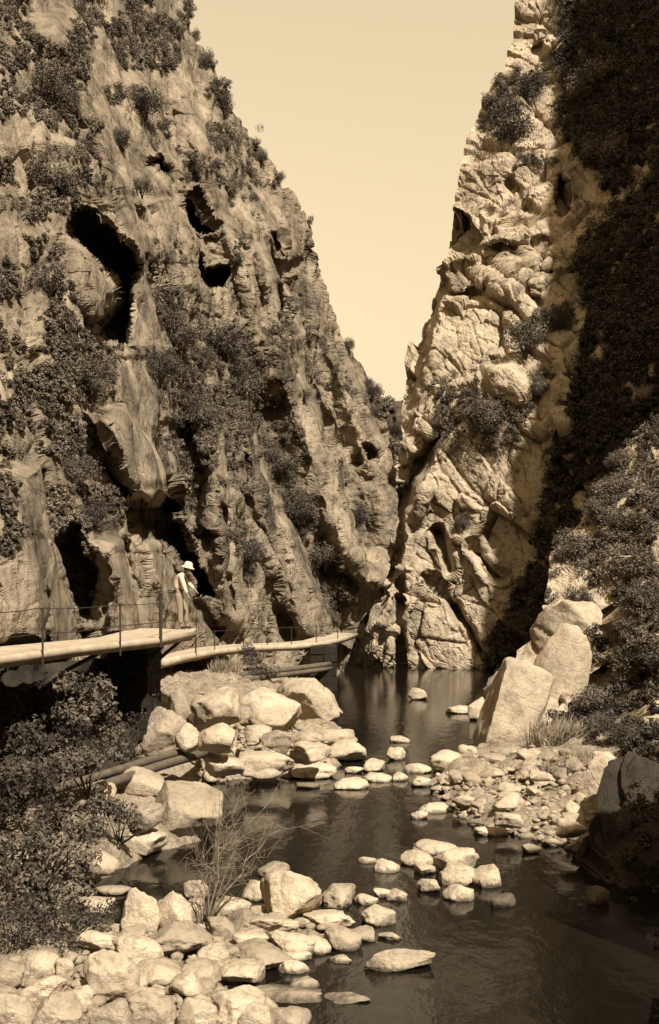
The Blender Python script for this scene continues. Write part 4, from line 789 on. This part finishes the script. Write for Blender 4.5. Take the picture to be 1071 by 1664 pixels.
body = [(-.085, 0, 1.02, .10), (-.12, 0, 1.18, .10), (-.09, 0, 1.34, .115), (-.01, 0, 1.47, .085), (.06, 0, 1.535, .052), (.125, 0, 1.60, .062), (.165, 0, 1.665, .088), (.175, 0, 1.72, .078), (.235, 0, 1.635, .05), (.262, 0, 1.652, .016),
        (.0, -.18, 1.46, .055), (.10, -.235, 1.18, .042), (.185, -.25, .93, .028), (.21, -.25, .875, .032), (.235, -.25, .82, .02),
        (.0, .18, 1.46, .055), (.17, .23, 1.24, .042), (.33, .2, 1.06, .028), (.375, .19, 1.02, .032), (.41, .19, .985, .02),
        (-.07, -.10, .94, .09), (-.035, -.105, .52, .06), (-.02, -.105, .10, .042), (.03, -.105, .045, .04), (.13, -.11, .03, .03),
        (-.07, .10, .94, .09), (.08, .11, .54, .06), (.10, .12, .11, .042), (.15, .12, .05, .04), (.25, .12, .035, .03)]
be = [(0, 1), (1, 2), (2, 3), (3, 4), (4, 5), (5, 6), (6, 7), (6, 8), (8, 9), (3, 10), (10, 11), (11, 12), (12, 13), (13, 14), (3, 15), (15, 16), (16, 17), (17, 18), (18, 19), (0, 20), (20, 21), (21, 22), (22, 23), (23, 24), (0, 25), (25, 26), (26, 27), (27, 28), (28, 29)]
for hx, hy, hz in ((.21, -.25, .86), (.375, .19, 1.01)):     # four fingers and a thumb closing down over the rail
    for k in range(4):
        n0 = len(body); y = hy - .03 + .02 * k; ln = (.045, .055, .052, .04)[k]
        body += [(hx + .015, y, hz - .005, .010), (hx + .04, y, hz - ln * .6, .009), (hx + .03, y, hz - ln * 1.25, .008)]; hr = 13 if hy < 0 else 18; be += [(hr, n0), (n0, n0 + 1), (n0 + 1, n0 + 2)]
    n0 = len(body); body += [(hx - .01, hy + .04, hz, .011), (hx - .005, hy + .05, hz - .035, .009)]; be += [(13 if hy < 0 else 18, n0), (n0, n0 + 1)]
skin('body', body, be, M['skin'], man)
skin('shirt', [(-.09, 0, 1.04, (.15, .125)), (-.135, 0, 1.20, (.16, .135)), (-.09, 0, 1.36, (.17, .15)), (-.01, 0, 1.475, (.12, .11)), (.045, 0, 1.525, .065), (-.01, -.19, 1.46, .078), (.085, -.24, 1.19, .066), (.165, -.25, .97, .05), (-.01, .19, 1.46, .078), (.155, .235, 1.25, .066), (.30, .205, 1.09, .05)],
     [(0, 1), (1, 2), (2, 3), (3, 4), (3, 5), (5, 6), (6, 7), (3, 8), (8, 9), (9, 10)], M['white_cloth'], man)
skin('trousers', [(-.09, 0, 1.05, (.15, .125)), (-.085, 0, .97, (.16, .135)), (-.07, -.105, .84, .115), (-.04, -.108, .52, .088), (-.022, -.108, .12, .07), (-.065, .105, .84, .115), (.075, .115, .54, .088), (.098, .122, .13, .07)], [(0, 1), (1, 2), (2, 3), (3, 4), (1, 5), (5, 6), (6, 7)], M['trousers'], man)
mb = MB(); V = [(.165 * math.cos(a) - .085, .140 * math.sin(a), z) for z in (1.035, 1.075) for a in np.linspace(0, 2 * math.pi, 20, endpoint=False)]; mb.add(V, [(i, (i + 1) % 20, 20 + (i + 1) % 20, 20 + i) for i in range(20)]); mb.build('belt', M['leather'], man, True)
for y, x in ((-.108, 0.0), (.122, .12)): skin('shoe', [(x - .04, y, .06, .05), (x + .04, y, .045, .048), (x + .13, y, .035, .036)], [(0, 1), (1, 2)], M['leather'], man, 1)
mb = MB(); prof = [(.0, .135), (.06, .128), (.098, .09), (.112, .03), (.116, 0), (.145, -.02), (.18, -.045), (.175, -.053), (.135, -.03), (.10, -.012), (.0, .02)]
V = [(r * 1.12 * math.cos(a), r * math.sin(a), z) for r, z in prof for a in np.linspace(0, 2 * math.pi, 28, endpoint=False)]
mb.add(V, [(i * 28 + k, i * 28 + (k + 1) % 28, (i + 1) * 28 + (k + 1) % 28, (i + 1) * 28 + k) for i in range(len(prof) - 1) for k in range(28)])
hat = mb.build('hat', M['white_cloth'], man, True); hat.location = (.165, 0, 1.725); hat.rotation_euler = (0, math.radians(14), 0)
mb = MB(); V = [(.165 + .092 * math.cos(a) - .02, .088 * math.sin(a), z) for z in (1.62, 1.70) for a in np.linspace(1.6, 4.7, 14)]; mb.add(V, [(i, i + 1, 15 + i, 14 + i) for i in range(13)]); mb.build('hair', M['leather'], man, True)
mb = MB()
for y in (-.032, .032): mb.tube([(.243, y, 1.672), (.252, y, 1.672)], .009, 6)
mb.build('eyes', M['leather'], man); mb = MB()
for y in (-.088, .088): mb.tube([(.155, y, 1.63), (.15, y * 1.08, 1.66), (.155, y, 1.69)], [.01, .018, .012], 6)
mb.build('ears', M['skin'], man, True); mb = MB(); mb.tube([(.268, -.022, 1.612), (.273, 0, 1.612), (.268, .022, 1.612)], .007, 5); mb.build('mouth', M['leather'], man, True)
